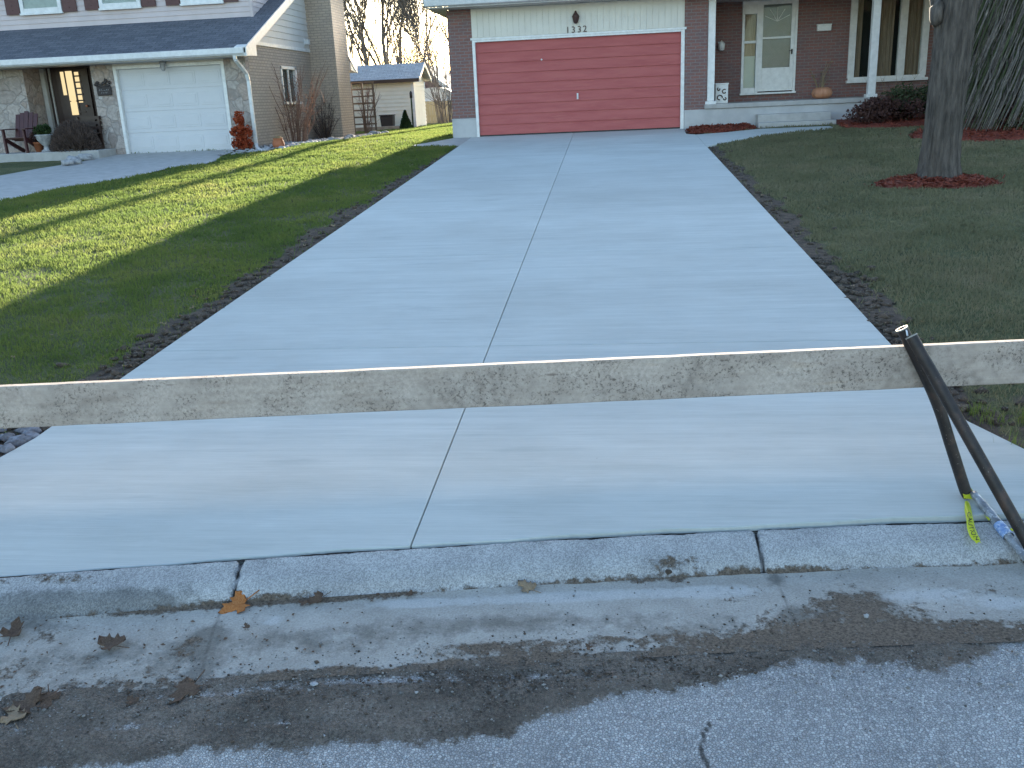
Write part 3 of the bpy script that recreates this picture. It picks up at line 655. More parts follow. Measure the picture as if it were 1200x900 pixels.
exc = [NPOLY, FP, WALK, BED1, BED2, BED3, BED4, flareL+kerbL+[(XM, 6)], flareR+[(XM, 6), (XM, 3.6)],
       [(-4.72, 21.50), (-3.405, 21.28), (-3.405, 23.10), (-3.84, 23.10), (-4.2, 22.4)],
       [(-9.2, 21.6), (-8.1, 22.4), (-7.5, 26), (-7.3, 30.2), (-9.2, 30.2)], [(-3.84, 23.1), (9, 23.1), (9, 40), (-3.84, 40)]]
dn = lambda y: np.interp(y, [3, 7, 12, 24], [5200, 3800, 1900, 900])
blades('grass', 'grass', -12.6, XL, 3.0, 25.5, dn, 'short green grass of the lawn between the driveways', exc)
blades('grass', 'grassr', XR, 9.6, 3.8, 22.5, dn, 'short grass, paled for lens haze, of the shaded lawn at right', exc)
blades('grass', 'grass', -10.5, -3.7, 25.5, 40, lambda y: 500+0*y, 'short grass of the back lawn by the shed', exc)
# clods of soil along the drive edges
mb = MB()
rr = random.Random(5)
for k in range(900):
    left = rr.random() < .6; y = rr.uniform(4.9, 19) if rr.random() < .7 else rr.uniform(4.9, 9)
    x = (XL-abs(rr.gauss(.03, .18))-.01) if left else (XR+abs(rr.gauss(.03, .16))+.015+(.5*max(0, 5.2-y)))
    r = rr.uniform(.008, .030)*(1.2 if y < 9 else 1)
    mb.blob((x, y, float(lawn_z(np.array(x), np.array(y)))+r*.3), (r*rr.uniform(.8, 1.6), r, r*.7), amp=.35, seed=k)
struct(mb.build('soil_clods', 'soil'), 'crumbled dark soil along the edges of the new concrete', 'soil', 'stuff')
# crumbs of leaf litter in the gutter
mb = MB(); rr = random.Random(15)
for k in range(260):
    if rr.random() < .6: x = rr.uniform(-2.5, -1.0); d = rr.uniform(.23, .72)
    else: x = rr.uniform(-2.5, 1.7); d = rr.uniform(.18, .26) if rr.random() < .5 else rr.uniform(.6, .9)
    y = float(yc(x))-d; z = -.112-.026*min(1, max(0, (d-.2)/.5))+.004; r = rr.uniform(.003, .011); a = rr.uniform(0, 6); u = Vector((math.cos(a), math.sin(a), rr.uniform(-.2, .4)))*r; v = Vector((-math.sin(a), math.cos(a), rr.uniform(-.3, .3)))*r*rr.uniform(.3, .8); c = Vector((x, y, z))
    mb.add([c-u, c-v*.8+Vector((0, 0, r*.2)), c+u, c+v+Vector((0, 0, r*.3))], [(0, 1, 2, 3)])
struct(mb.build('leaf_litter', 'leafbr'), 'crumbs of dead leaf scattered in the gutter', 'leaf litter', 'stuff')
mb = MB()
for k in range(1500):
    x = rr.gauss(.0, .9); d = rr.gauss(.82+.0*x, .09) if rr.random() < .8 else rr.gauss(.6, .12)*(1 if x > .5 else 1.25)
    if x < -2.4 or x > 2 or float(yc(x))-d < np.interp(x, fr[:, 0], fr[:, 1])+abs(rr.gauss(0, .06))-.02: continue
    y = float(yc(x))-d; z = -.118-.02*min(1, max(0, (d-.2)/.5)); r = rr.uniform(.0025, .007) if rr.random() < .93 else rr.uniform(.007, .012)
    mb.add([(x+p[0]*r*rr.uniform(.6, 1.4), y+p[1]*r*rr.uniform(.6, 1.4), z+.003+p[2]*r*.8) for p in ((1, 0, 0), (-.8, .4, .1), (.1, 1, 0), (.1, -1, .1), (0, 0, .9), (0, 0, -1))],
           [(0, 2, 4), (2, 1, 4), (1, 3, 4), (3, 0, 4), (2, 0, 5), (1, 2, 5), (3, 1, 5), (0, 3, 5)], True)
struct(mb.build('dirt_crumbs', 'soil'), 'crumbs of dark dirt along the street edge', 'dirt', 'stuff')
# grit on the gutter and street
mb = MB()
for k in range(3200):
    x = rr.uniform(-2.6, 2.2); d = abs(rr.gauss(.80, .12)) if rr.random() < .75 else rr.uniform(.2, 1.4)
    y = float(yc(x))-d; r = rr.uniform(.0018, .0042) if rr.random() < .93 else rr.uniform(.004, .009)
    z = -.118-.02*min(1, max(0, (d-.2)/.5))
    bm = [(1, 0, 0), (-.9, .2, 0), (0, 1, 0), (.1, -1, 0), (0, 0, .8), (0, 0, -1)]
    a = rr.uniform(0, 6); ca, sa = math.cos(a), math.sin(a)
    mb.add([(x+(p[0]*ca-p[1]*sa)*r*rr.uniform(.7, 1.5), y+(p[0]*sa+p[1]*ca)*r*rr.uniform(.7, 1.3), z+p[2]*r+.004) for p in bm],
           [(0, 2, 4), (2, 1, 4), (1, 3, 4), (3, 0, 4), (2, 0, 5), (1, 2, 5), (3, 1, 5), (0, 3, 5)], True)
struct(mb.build('grit', 'pebble'), 'loose grit scattered in the gutter dirt', 'grit', 'stuff')

# ------------------------------------------------------------------ HOUSES
# ---- the red brick house at the end of the drive
H = thing('brick_house', 'red brick house at the end of the driveway with a faded red double garage door', 'house', (-3.84, 23.13, 1.0))
YF, YP = 23.13, 24.9
w = MB()
w.box(-3.84, -3.26, YF, YF+.25, .8, 3.92)
w.box(1.735, 2.27, YF, YF+.25, .8, 3.92)
w.box(-3.84, -3.59, YF+.25, 33, .8, 3.92); w.box(-3.59, 14.5, 32.75, 33, .8, 3.92); w.box(14.25, 14.5, YP+.25, 32.75, .8, 3.92)
w.box(2.02, 2.27, YF+.25, YP, .8, 3.92)
w.box(2.02, 3.30, YP, YP+.25, .8, 3.92); w.box(4.60, 5.92, YP, YP+.25, .8, 3.92); w.box(3.30, 4.60, YP, YP+.25, .8, 1.70)
w.box(5.92, 7.72, YP, YP+.25, .8, 1.90); w.box(7.72, 14.5, YP, YP+.25, .8, 3.92)
w.build('wall', 'brick', H)
m = MB(); m.box(-3.855, -3.265, YF-.03, YF+.02, .9, 1.42); m.box(-3.86, -3.26, YF-.035, YF+.02, 1.42, 1.445)
m.build('foundation', 'foundation', H, bevel=.008)
m = MB(); m.box(1.75, 5.9, YF-.02, YF+.0-.002, .9, 1.420); m.build('foundation', 'foundation', H, bevel=.008)
# painted panel of upright boards over the garage door
m = MB(); x = -3.26
while x < 1.73:
    x1 = min(x+.142, 1.735); m.box(x+.004, x1-.004, YF-.012, YF+.02, 3.285, 3.92); x = x1
m.box(-3.26, 1.735, YF, YF+.2, 3.275, 3.92)
m.build('panel', 'creamp', H)
# garage door: lapped boards in a white frame
gd0, gd1, gz0, gz1 = -3.195, 1.66, 1.015, 3.18
m = MB(); m.siding(gd0, gd1, gz0+.02, gz1, YF+.075, .241, .024); m.box(gd0, gd1, YF+.08, YF+.14, gz0, gz1)
G = m.build('garage_door', 'doorred', H)
m = MB(); m.box(-.80, -.76, YF+.035, YF+.06, 1.78, 1.92); m.tube([(-.78, YF+.05, 1.88), (-.78, YF+.0, 1.88), (-.78, YF+.0, 1.80), (-.78, YF+.05, 1.80)], .008, 6)
m.build('handle', 'metalw', G, bevel=.003)
m = MB(); m.lathe([(.0, 0), (.022, 0), (.022, .012), (0, .014)], (0, 0, 0), 10)
m2 = MB(); m2.v = [(v[0]-1.62, YF+.055-v[2], v[1]+2.72) for v in m.v]; m2.f = m.f; m2.sm = m.sm; m2.build('lock', 'metalw', G)
m = MB(); m.box(gd0, gd1, YF+.05, YF+.074, gz0-.01, gz0+.018); m.build('weather_strip', 'black', G)
m = MB(); m.box(-3.265, gd0, YF-.022, YF+.12, .99, 3.275); m.box(gd1, 1.742, YF-.022, YF+.12, .99, 3.275); m.box(gd0, gd1, YF-.022, YF+.12, gz1, 3.225)
m.box(-3.30, 1.78, YF-.034, YF+.02, 3.225, 3.275)
m.build('garage_frame', 'white', H, bevel=.006)
# numbers 1332
def text_mesh(s, size, ext=.004):
    c = bpy.data.curves.new('digits', 'FONT'); c.body = s; c.size = size; c.extrude = ext; c.resolution_u = 3
    o = bpy.data.objects.new('digits', c); COL.objects.link(o); dg = bpy.context.evaluated_depsgraph_get()
    me = bpy.data.meshes.new_from_object(o.evaluated_get(dg)); bpy.data.objects.remove(o); bpy.data.curves.remove(c)
    m = MB(); m.add([tuple(v.co) for v in me.vertices], [tuple(p.vertices) for p in me.polygons]); bpy.data.meshes.remove(me); return m
for dch, px, py in (('1', 665.5, 39), ('3', 672, 38.5), ('3', 679, 38), ('2', 685.5, 37.5)):
    p = AY(px, py, YF); t = text_mesh(dch, .205, .006); x0 = min(v[0] for v in t.v); x1 = max(v[0] for v in t.v)
    t.v = [(p[0]+v[0]-(x0+x1)/2, YF-.022-v[2], p[2]+v[1]) for v in t.v]; t.build('house_number', 'number', H)
# small ornament lantern over the number
p = AY(675, 28, YF); L = MB()
L.lathe([(0, 0), (.03, .0), (.055, .03), (.075, .10), (.085, .15), (.09, .16), (.06, .20), (.025, .25), (.02, .275), (0, .285)], (p[0], YF-.10, p[2]), 8)
L.box(p[0]-.025, p[0]+.025, YF-.04, YF-.012, p[2]+.05, p[2]+.24); L.beam((p[0], YF-.03, p[2]+.2), (p[0], YF-.10, p[2]+.2), .02, .02)
L.build('lantern_shape', 'number', H)
# roof
RZ = 5.42
m = MB(); m.add([(-4.22, 22.42, 4.12), (15, 22.42, 4.12), (15, 28, RZ), (-4.22, 28, RZ), (-4.22, 33.6, 4.12), (15, 33.6, 4.12),
                 (-4.22, 22.42, 4.05), (15, 22.42, 4.05), (15, 28, RZ-.1), (-4.22, 28, RZ-.1), (-4.22, 33.6, 4.05), (15, 33.6, 4.05)],
                [(0, 1, 2, 3), (3, 2, 5, 4), (7, 6, 9, 8), (8, 9, 10, 11), (0, 6, 7, 1), (4, 5, 11, 10), (0, 3, 9, 6), (3, 4, 10, 9), (1, 7, 8, 2), (2, 8, 11, 5)])
roof = m.build('roof', 'shingle', H)
m = MB(); m.box(-4.20, 15, 22.50, 23.12, 3.925, 3.945); m.box(-4.20, -3.85, 23.12, 33.5, 3.925, 3.945); m.build('soffit', 'soffit', roof)
m = MB(); m.prism([(YF+.02, 3.95), (33, 3.95), (28, RZ-.13)], 'x', -3.84, -3.7); m.build('gable_end', 'creamp', H)
m = MB(); m.prism([(YF+.02, 3.95), (33, 3.95), (28, RZ-.13)], 'x', 14.3, 14.45); m.build('gable_end', 'creamp', H)
m = MB(); m.box(-3.58, 14.2, YF+.26, 32.7, 3.90, 3.94); m.build('ceiling', 'soffit', H)
m = MB()
m.prism([(22.40, 4.10), (22.40, 4.115), (22.52, 4.115), (22.52, 3.95), (22.50, 3.95), (22.43, 3.975)], 'x', -4.24, 15)
m.build('gutter', 'metalw', roof, bevel=.005)
# porch
m = MB(); m.box(2.22, 6.0, YF-.06, YP+.02, 1.425, 1.53); m.build('porch_slab', 'slab', H, bevel=.012)
m = MB(); m.box(3.42, 5.08, 22.75, YF-.022, .85, 1.255); m.box(3.38, 5.12, 22.38, 22.75, .85, 1.08); m.build('steps', 'slab', H, bevel=.012)
for cx, cy in ((2.365, 23.24), (6.07, 23.30)):
    m = MB(); m.box(cx-.085, cx+.085, cy-.085, cy+.085, 1.60, 3.9); m.box(cx-.125, cx+.125, cy-.125, cy+.125, 1.525, 1.60)
    m.build('column', 'white', H, bevel=.01)
m = MB(); m.box(5.93, 6.2, 23.12, 23.6, .85, 1.52); m.build('column_pier', 'brick', H)
# storm door with side light
D0, D1 = 3.70, 4.56
m = MB(); m.box(3.28, 3.345, YP-.05, YP+.1, 1.73, 3.92); m.box(D0-.07, D0, YP-.05, YP+.1, 1.73, 3.92); m.box(D1, D1+.06, YP-.05, YP+.1, 1.73, 3.92)
m.box(3.345, D0-.07, YP-.05, YP+.1, 3.6, 3.92); m.box(3.26, 4.64, YP-.10, YP+.1, 1.69, 1.735); m.box(3.345, D0-.07, YP-.03, YP+.1, 1.735, 1.86); m.box(3.345, D0-.07, YP-.03, YP+.1, 2.92, 2.98)
fr = m.build('door_frame', 'white', H, bevel=.006)
m = MB(); m.box(3.345, D0-.07, YP+.02, YP+.03, 1.86, 2.92); m.box(3.345, D0-.07, YP+.02, YP+.03, 2.98, 3.6); m.build('side_light', 'glass', fr)
m = MB(); m.box(3.345, D0-.07, YP+.10, YP+.11, 1.86, 2.62); m.build('side_light_blind', 'cream', fr)
m = MB(); m.box(3.345, D0-.07, YP+.12, YP+.13, 1.8, 3.7); m.build('side_light_backing', 'curtain', fr)
m = MB(); m.box(D0, D0+.09, YP-.03, YP+.02, 1.76, 3.9); m.box(D1-.09, D1, YP-.03, YP+.02, 1.76, 3.9); m.box(D0+.09, D1-.09, YP-.03, YP+.02, 1.76, 2.32)
m.box(D0+.09, D1-.09, YP-.03, YP+.02, 3.0, 3.05); m.box(D0+.09, D1-.09, YP-.03, YP+.02, 3.80, 3.9)
sd = m.build('storm_door', 'white', H, bevel=.006)
m = MB(); m.box(D0+.09, D1-.09, YP-.01, YP-.002, 2.32, 3.0); m.box(D0+.09, D1-.09, YP-.01, YP-.002, 3.05, 3.8); m.build('pane', 'glass', sd)
m = MB(); m.box(D0, D1, YP+.05, YP+.09, 1.76, 3.9); m.build('inner_door', 'greydoor', sd)
m = MB()
c0 = ((D0+D1)/2, YP-.014, 3.40)
for a in np.linspace(R(25), R(155), 5): m.beam(c0, (c0[0]+.33*math.cos(a), c0[1], c0[2]+.33*math.sin(a)), .012, .012)
m.build('pane_tracery', 'white', sd)
m = MB(); m.box(D1-.07, D1-.04, YP-.07, YP-.03, 2.62, 2.74); m.tube([(D1-.055, YP-.06, 2.70), (D1-.13, YP-.075, 2.70)], .008, 6); m.build('handle', 'grime', sd)
# three-light window
m = MB(); m.box(5.88, 6.04, YP-.05, YP+.08, 1.98, 3.92); m.box(7.60, 7.76, YP-.05, YP+.08, 1.98, 3.92); m.box(6.52, 6.58, YP-.04, YP+.08, 1.98, 3.92); m.box(7.06, 7.24, YP-.04, YP+.08, 1.98, 3.92)
m.box(5.90, 7.74, YP-.055, YP+.08, 1.93, 2.0)
wf = m.build('window', 'white', H, bevel=.006)
m = MB(); m.box(5.86, 7.80, YP-.12, YP-.0, 1.86, 1.93); m.build('sill', 'white', wf, bevel=.006)
m = MB()
for a, b in ((6.0, 6.52), (6.58, 7.10), (7.2, 7.64)): m.box(a, b, YP+.02, YP+.028, 2.0, 3.92)
m.build('pane', 'glass', wf)
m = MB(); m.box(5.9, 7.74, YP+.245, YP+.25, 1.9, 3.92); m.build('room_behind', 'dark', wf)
m = MB(); n = 60; vs = []; fs = []
for i in range(n+1):
    xx = 5.95+1.75*i/n; vs += [(xx, YP+.16+.03*math.sin(i*1.9), 1.95), (xx, YP+.16+.03*math.sin(i*1.9+.4), 3.9)]
    if i < n and not (8 < i < 16) and not (34 < i < 40): fs.append((2*i, 2*i+2, 2*i+3, 2*i+1))
m.add(vs, fs, True); m.build('curtain', 'curtain', wf)
# wall fittings
p = AY(965, 34, YP); m = MB(); m.box(p[0]-.17, p[0]+.17, YP-.10, YP-.003, p[2]-.05, p[2]+.10); m.box(p[0]-.18, p[0]+.18, YP-.11, YP-.003, p[2]+.08, p[2]+.115); m.build('mailbox', 'white', H, bevel=.012)
p = AY(844, 54, YP); m = MB(); m.box(p[0]-.05, p[0]+.05, YP-.03, YP-.003, p[2]-.08, p[2]+.1); m.lathe([(.03, -.12), (.07, -.09), (.085, .05), (.03, .10), (0, .13)], (p[0]+.02, YP-.13, p[2]), 10); m.build('wall_lamp', 'white', H)

# ---- the neighbour: stone, buff brick and siding house
N = thing('siding_house', 'stone and beige siding house with a white single garage door and tall chimney', 'house', (-8.8, 22.8, .85))
YN = 22.8
for b in (((-18, -14.57, YN, YN+.25), (-14.82, -14.57, YN+.25, 23.75)), ((-12.78, -12.19, YN, YN+.25), (-12.78, -12.53, YN+.25, 23.75)), ((-9.34, -8.8, YN, YN+.25),)):
    m = MB()
    for q in b: m.box(*q, .5, 3.22)
    m.build('stone_wall', 'stone', N)
m = MB(); m.box(-9.05, -8.802, YN+.25, 25.28, .5, 3.43); m.box(-9.05, -8.802, 26.55, 31.4, .5, 3.43); m.box(-9.05, -8.802, 25.28, 26.55, .5, 2.03); m.box(-9.05, -8.802, 25.28, 26.55, 2.97, 3.43)
m.box(-18, -9.05, 31.2, 31.4, .5, 3.4)
m.build('brick_wall', 'tanbrick', N)
def roofz(y): return min(3.25+.4*(y-22.18), 3.07+.54*(31.94-y))
m = MB()
def clip(z):
    y0 = 22.18+(z+.12-3.25)/.4; y1 = 31.94-(z+.12-3.07)/.54
    return (max(y0, YN), min(y1, 31.4)) if y1 > y0 else None
m.siding(22.8, 31.4, 3.5, 5.35, -8.80, .165, .016, 'y', 1, clip); m.add([(-8.81, 22.9, 3.44), (-8.81, 31.3, 3.44), (-8.81, 27.6, 5.3)], [(0, 1, 2)])
m.build('gable_siding', 'wsiding', N)
m = MB(); m.box(-8.84, -8.77, YN+.02, 31.4, 3.42, 3.51); m.build('trim_board', 'white', N, bevel=.005)
m = MB(); x = -12.19
while x < -9.34:
    x1 = min(x+.1, -9.34); m.box(x+.004, x1-.004, YN-.01, YN+.02, 3.06, 3.22); x = x1
m.box(-12.19, -9.34, YN, YN+.2, 3.05, 3.22); m.build('panel', 'cream', N)
# main roof and eaves
m = MB(); xr = -8.50; xl = -19
P = [(22.12, 3.28), (27.6, 5.47), (31.98, 3.10)]
vs = [(x, y, z+o) for x in (xl, xr) for o in (0, -.11) for y, z in P]
m.add(vs, [(0, 6, 7, 1), (1, 7, 8, 2), (3, 4, 10, 9), (4, 5, 11, 10), (0, 3, 9, 6), (2, 8, 11, 5), (6, 9, 10, 7), (7, 10, 11, 8), (0, 1, 4, 3), (1, 2, 5, 4)])
nroof = m.build('roof', 'shingle', N)
m = MB()
for (ya, za), (yb, zb) in ((P[0], P[1]), (P[1], P[2])): m.add([(xr+d, y, z+o) for d in (.0, .03) for (y, z) in ((ya, za), (yb, zb)) for o in (.02, -.19)], [(0, 1, 3, 2), (4, 6, 7, 5), (0, 2, 6, 4), (1, 5, 7, 3), (0, 4, 5, 1), (2, 3, 7, 6)])
m.prism([(22.12, 3.10), (22.12, 3.30), (22.85, 3.52), (22.85, 3.12)], 'x', -8.76, -8.495); m.prism([(31.98, 2.93), (31.98, 3.10), (31.3, 3.45), (31.3, 3.0)], 'x', -8.76, -8.495)
m.build('rake_board', 'white', nroof)
m = MB(); m.box(xl, -8.77, 22.16, YN, 3.10, 3.12); m.build('soffit', 'soffit', nroof)
m = MB(); m.prism([(22.06, 3.16), (22.06, 3.285), (22.16, 3.285), (22.16, 3.12), (22.10, 3.12)], 'x', xl, -8.53); m.build('gutter', 'metalw', nroof, bevel=.006)
# downspout along the corner
q = [(-8.78, 22.14, 3.14), (-8.78, 22.16, 3.02), (-8.73, 22.62, 2.72), (-8.73, 22.70, 2.55), (-8.73, 22.70, 1.05), (-8.66, 22.52, .98), (-8.35, 22.0, .92)]
m = MB()
for a, b in zip(q[:-1], q[1:]): m.beam(a, b, .085, .065, (0, 1, 0) if abs(a[2]-b[2]) > .3 and abs(a[1]-b[1]) < .1 else (0, 0, 1))
m.build('downspout', 'metalw', N, bevel=.01)
# upper storey
m = MB(); m.siding(-19, -9.02, roofz(24.3)+.05, 6.6, 24.3, .125, .016); m.siding(24.3, 29.5, 4.15, 6.6, -9.02, .125, .016, 'y', 1); m.box(-19, -9.03, 24.31, 29.5, 4.0, 6.6)
m.box(-9.07, -9.0, 24.27, 24.36, 4.1, 6.6)
m.build('upper_siding', 'pink', N)
m = MB(); m.box(-19.2, -8.6, 23.9, 30, 6.6, 6.75); m.build('upper_roof', 'shingle', N)
YU = 24.28
for wx0, wx1, wy0, wy1 in ((26, 74, 16.5, 13), (118, 166, 10.5, 7), (213, 262, 5.5, 1)):
    a = AY(wx0, wy0, YU); b = AY(wx1, wy1, YU); zb = (a[2]+b[2])/2
    m = MB(); m.box(a[0], a[0]+.10, YU-.06, YU, zb, zb+1.5); m.box(b[0]-.10, b[0], YU-.06, YU, zb, zb+1.5); m.box(a[0]+.1, b[0]-.1, YU-.06, YU, zb, zb+.11); m.box(a[0]+.1, b[0]-.1, YU-.06, YU, zb+1.4, zb+1.5)
    m.box(a[0]-.02, b[0]+.02, YU-.085, YU, zb-.05, zb)
    u = m.build('upper_window', 'white', N, bevel=.006)
    m = MB(); m.box(a[0]+.1, b[0]-.1, YU-.035, YU-.03, zb+.11, zb+1.4); m.build('pane', 'glass', u)
    m = MB(); m.box(a[0]+.1, b[0]-.1, YU-.016, YU-.012, zb+.11, zb+1.4); m.build('blind', 'soffit', u)
    for s0, s1 in ((a[0]-.40, a[0]-.025), (b[0]+.025, b[0]+.40)):
        m = MB(); m.box(s0, s1, YU-.05, YU-.018, zb-.02, zb+1.5)
        for k in range(12): m.beam(((s0+s1)/2, YU-.055, zb+.08+.115*k), ((s0+s1)/2+.001, YU-.055, zb+.08+.115*k), .02, .02)
        m.build('shutter', 'shutter', N)
# white sectional garage door
m = MB(); X0, X1, Z0, Z1 = -12.11, -9.42, .93, 2.97
m.box(X0, X1, YN+.10, YN+.15, Z0, Z1)
for r in range(4):
    z0 = Z0+.51*r+.01; m.box(X0, X1, YN+.088, YN+.101, z0, z0+.492)
    for c in range(4):
        x0 = X0+.06+.66*c; m.box(x0, x0+.58, YN+.079, YN+.09, z0+.09, z0+.40); m.box(x0+.05, x0+.53, YN+.072, YN+.08, z0+.14, z0+.35)
gdw = m.build('garage_door', 'doorwhite', N, bevel=.005)
m = MB(); m.box(X0, X1, YN+.075, YN+.1, Z0-.025, Z0); m.build('weather_strip', 'black', gdw)
m = MB(); m.box(X0-.08, X0, YN-.02, YN+.14, Z0-.03, Z1+.08); m.box(X1, X1+.08, YN-.02, YN+.14, Z0-.03, Z1+.08); m.box(X0, X1, YN-.02, YN+.14, Z1, Z1+.08); m.build('garage_frame', 'white', N, bevel=.006)
p = AY(193, 75, YN); m = MB(); m.lathe([(.03, -.16), (.06, -.12), (.07, 0), (.09, .02), (.03, .08), (0, .09)], (p[0], YN-.12, p[2]), 8); m.box(p[0]-.04, p[0]+.04, YN-.13, YN-.011, p[2]+.02, p[2]+.06); m.build('wall_lamp', 'stonepale', N)
# porch recess
m = MB(); m.box(-14.57, -12.78, 23.62, 23.78, 1.0, 3.2); m.box(-14.57, -12.78, YN, 23.62, 3.13, 3.2); m.build('porch_wall', 'brown', N)
m = MB(); m.box(-14.56, -14.45, 23.5, 23.61, 1.1, 3.12); m.box(-14.36, -14.33, 23.56, 23.61, 1.1, 3.12); m.build('door_frame', 'soffit', N)
a = AY(57, 82, 23.55); b = AY(75, 134, 23.55)
wx = [-14.02, -13.88, -13.64, -13.46]
m = MB(); m.box(-14.16, -13.3, 23.55, 23.60, 1.15, 3.08)
fd = m.build('front_door', 'brown', N, bevel=.01)
m = MB(); m.box(-14.03, -13.94, 23.54, 23.549, 2.45, 3.02); m.box(-13.89, -13.71, 23.54, 23.549, 1.95, 3.03); m.box(-13.65, -13.54, 23.54, 23.549, 2.25, 3.0); m.build('glow_panes', 'sunglow', fd)  # panes glow by themselves where sunlight shows through the door glass
m = MB()
for z in (2.02, 2.3, 2.45, 2.6, 2.75, 2.9): m.box(-13.66, -13.50, 23.528, 23.539, z-.018, z+.018)
m.box(-13.9, -13.64, 23.528, 23.539, 2.28, 2.305); m.box(-13.70, -13.66, 23.528, 23.539, 1.95, 3.03); m.build('glazing_bar', 'brown', fd)
p = AY(87, 116, 23.55); m = MB(); m.lathe([(0, -.10), (.05, -.09), (.06, 0), (.04, .08), (0, .10)], (p[0], 23.5, p[2]), 10); m.build('lantern_shape', 'sunglow', fd)  # glowing blob added for a warm spot in the door glass, not a lamp
p = AY(103, 124, 23.55); m = MB(); m.lathe([(0, -.03), (.03, -.02), (.03, .02), (0, .03)], (p[0], 23.5, p[2]), 8); m.build('door_knob', 'terracotta', fd)
m = MB(); m.box(-13.05, -12.8, 23.56, 23.61, 2.0, 3.1); m.build('side_window', 'grime', N)
m = MB(); m.box(-18, -12.45, 21.95, YN-.002, .6, 1.10); m.box(-14.57, -12.78, YN-.002, 23.62, .6, 1.098); m.build('porch_slab', 'slab', N, bevel=.015)
# chimney, side window, vent
m = MB(); m.box(-8.80, -8.02, 27.97, 29.36, .6, 7.6); m.box(-8.85, -7.97, 27.92, 29.41, 7.6, 7.75); m.build('chimney', 'tanbrick', N)
m = MB(); m.box(-8.86, -8.775, 25.28, 25.36, 2.05, 2.97); m.box(-8.86, -8.775, 26.42, 26.55, 2.05, 2.97); m.box(-8.86, -8.775, 25.28, 26.55, 2.90, 2.98); m.box(-8.83, -8.79, 25.85, 25.91, 2.05, 2.9)
sw = m.build('side_window', 'white', N, bevel=.005)
m = MB(); m.box(-8.85, -8.72, 25.2, 26.6, 1.98, 2.05); m.build('sill', 'white', sw)
m = MB(); m.box(-8.86, -8.853, 25.36, 26.42, 2.05, 2.9); m.build('pane', 'glass', sw)
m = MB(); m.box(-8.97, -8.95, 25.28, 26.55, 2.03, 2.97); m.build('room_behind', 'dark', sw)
m = MB(); m.box(-8.80, -8.78, 27.48, 27.74, 3.56, 3.80); m.box(-8.80, -8.66, 27.53, 27.69, 3.62, 3.76); m.build('dryer_vent', 'metalw', N, bevel=.01)

# ------------------------------------------------------------------ THINGS
# ---- the plank barrier across the drive
bl = AY(-40, 454, 3.68); br = AY(1235, 401, 4.16)
L0 = Vector((bl[0], 3.68, .700)); L1 = Vector((br[0], 4.17, .716))
dirx = (L1-L0).normalized()
hb, tb = .198, .040
m = MB(); n = 90; prof = []
rr = random.Random(3)
ln = (L1-L0).length
vs = []; fs = []
for i in range(n+1):
    u = -.85+(ln+1.70)*i/n; c = L0+dirx*u; nrm = Vector((-dirx.y, dirx.x, 0))
    j = lambda s: s*(fbm(np.array(u), np.array(s*31.0), 5, 4, 91)-.5)
    t_ = .002*(float(vnoise(u, 1, 6, 3))-.5)+.0022*(float(vnoise(u, 5, 22, 4))-.5); b_ = .004*(float(vnoise(u, 9, 5, 5))-.5); f_ = .0025*(float(vnoise(u, 2, 9, 6))-.5)
    for (d, z) in ((0+f_, -hb+b_+.004), (0+f_, -.004+t_), (.004+f_, 0+t_), (tb-.004, 0+t_*.7), (tb, -.004), (tb, -hb+.004), (tb-.004, -hb+b_), (.004+f_, -hb+b_)):
        vs.append(c+nrm*d+Vector((0, 0, z)))
    if i:
        for k in range(8): fs.append(((i-1)*8+k, i*8+k, i*8+(k+1) % 8, (i-1)*8+(k+1) % 8))
fs += [tuple(range(8)), tuple(range(n*8, n*8+8))[::-1]]
m.add(vs, fs)
bm_o = m.build('plank', 'beam', loc=tuple((L0+L1)/2))
tag(bm_o, 'long weathered wooden plank set on edge as a barrier across the new driveway', 'plank')
# saw horses that carry it, just outside the picture on both sides
def sawhorse(c, label):
    z0 = float(T(c[0], c[1])); top = c[2]
    o = thing('sawhorse', label, 'sawhorse', (c[0], c[1], z0), 'sawhorses under the plank')
    m = MB(); m.box(c[0]-.045, c[0]+.045, c[1]-.42, c[1]+.42, top-.09, top-.001); m.build('rail', 'trelliswood', o, bevel=.004)
    for sx in (-1, 1):
        for sy in (-1, 1):
            m = MB(); m.beam((c[0]+sx*.05, c[1]+sy*.33, top-.04), (c[0]+sx*.2, c[1]+sy*.40, z0-.02), .085, .035, (0, 1, 0)); m.build('leg', 'trelliswood', o)
pl = L0-dirx*.66; pr = L1+dirx*.66
sawhorse((pl.x-.03, pl.y+.02, L0.z-hb), 'wooden sawhorse carrying the left end of the plank')
sawhorse((pr.x+.03, pr.y+.02, L1.z-hb), 'wooden sawhorse carrying the right end of the plank')

# ---- two steel pipes leaning on the plank
def pipe_pts(top, foot): return [Vector(top).lerp(Vector(foot), k/14) for k in range(15)]
def hollow(pts, r, th=.0045, n=24):
    m = MB(); m.tube(pts, r, n, cap=False); m.tube([p for p in pts], r-th, n, cap=False); return m
def ring(p, t, r, th, n=24):
    m = MB(); t = Vector(t).normalized(); a = t.cross(Vector((.3, .8, .1))).normalized(); b = t.cross(a); vs = []
    for rad in (r+.001, r-th):
        for d in (0.0025, -.004):
            for k in range(n): g_ = 2*PI*k/n; vs.append(Vector(p)+t*d+(a*math.cos(g_)+b*math.sin(g_))*rad)
    fs = []
    for k in range(n):
        k2 = (k+1) % n; fs += [(k, k2, 2*n+k2, 2*n+k), (k, n+k, n+k2, k2), (2*n+k, 2*n+k2, 3*n+k2, 3*n+k)]
    m.add(vs, fs); return m
ybeam = lambda x: L0.y+(x-L0.x)*dirx.y/dirx.x
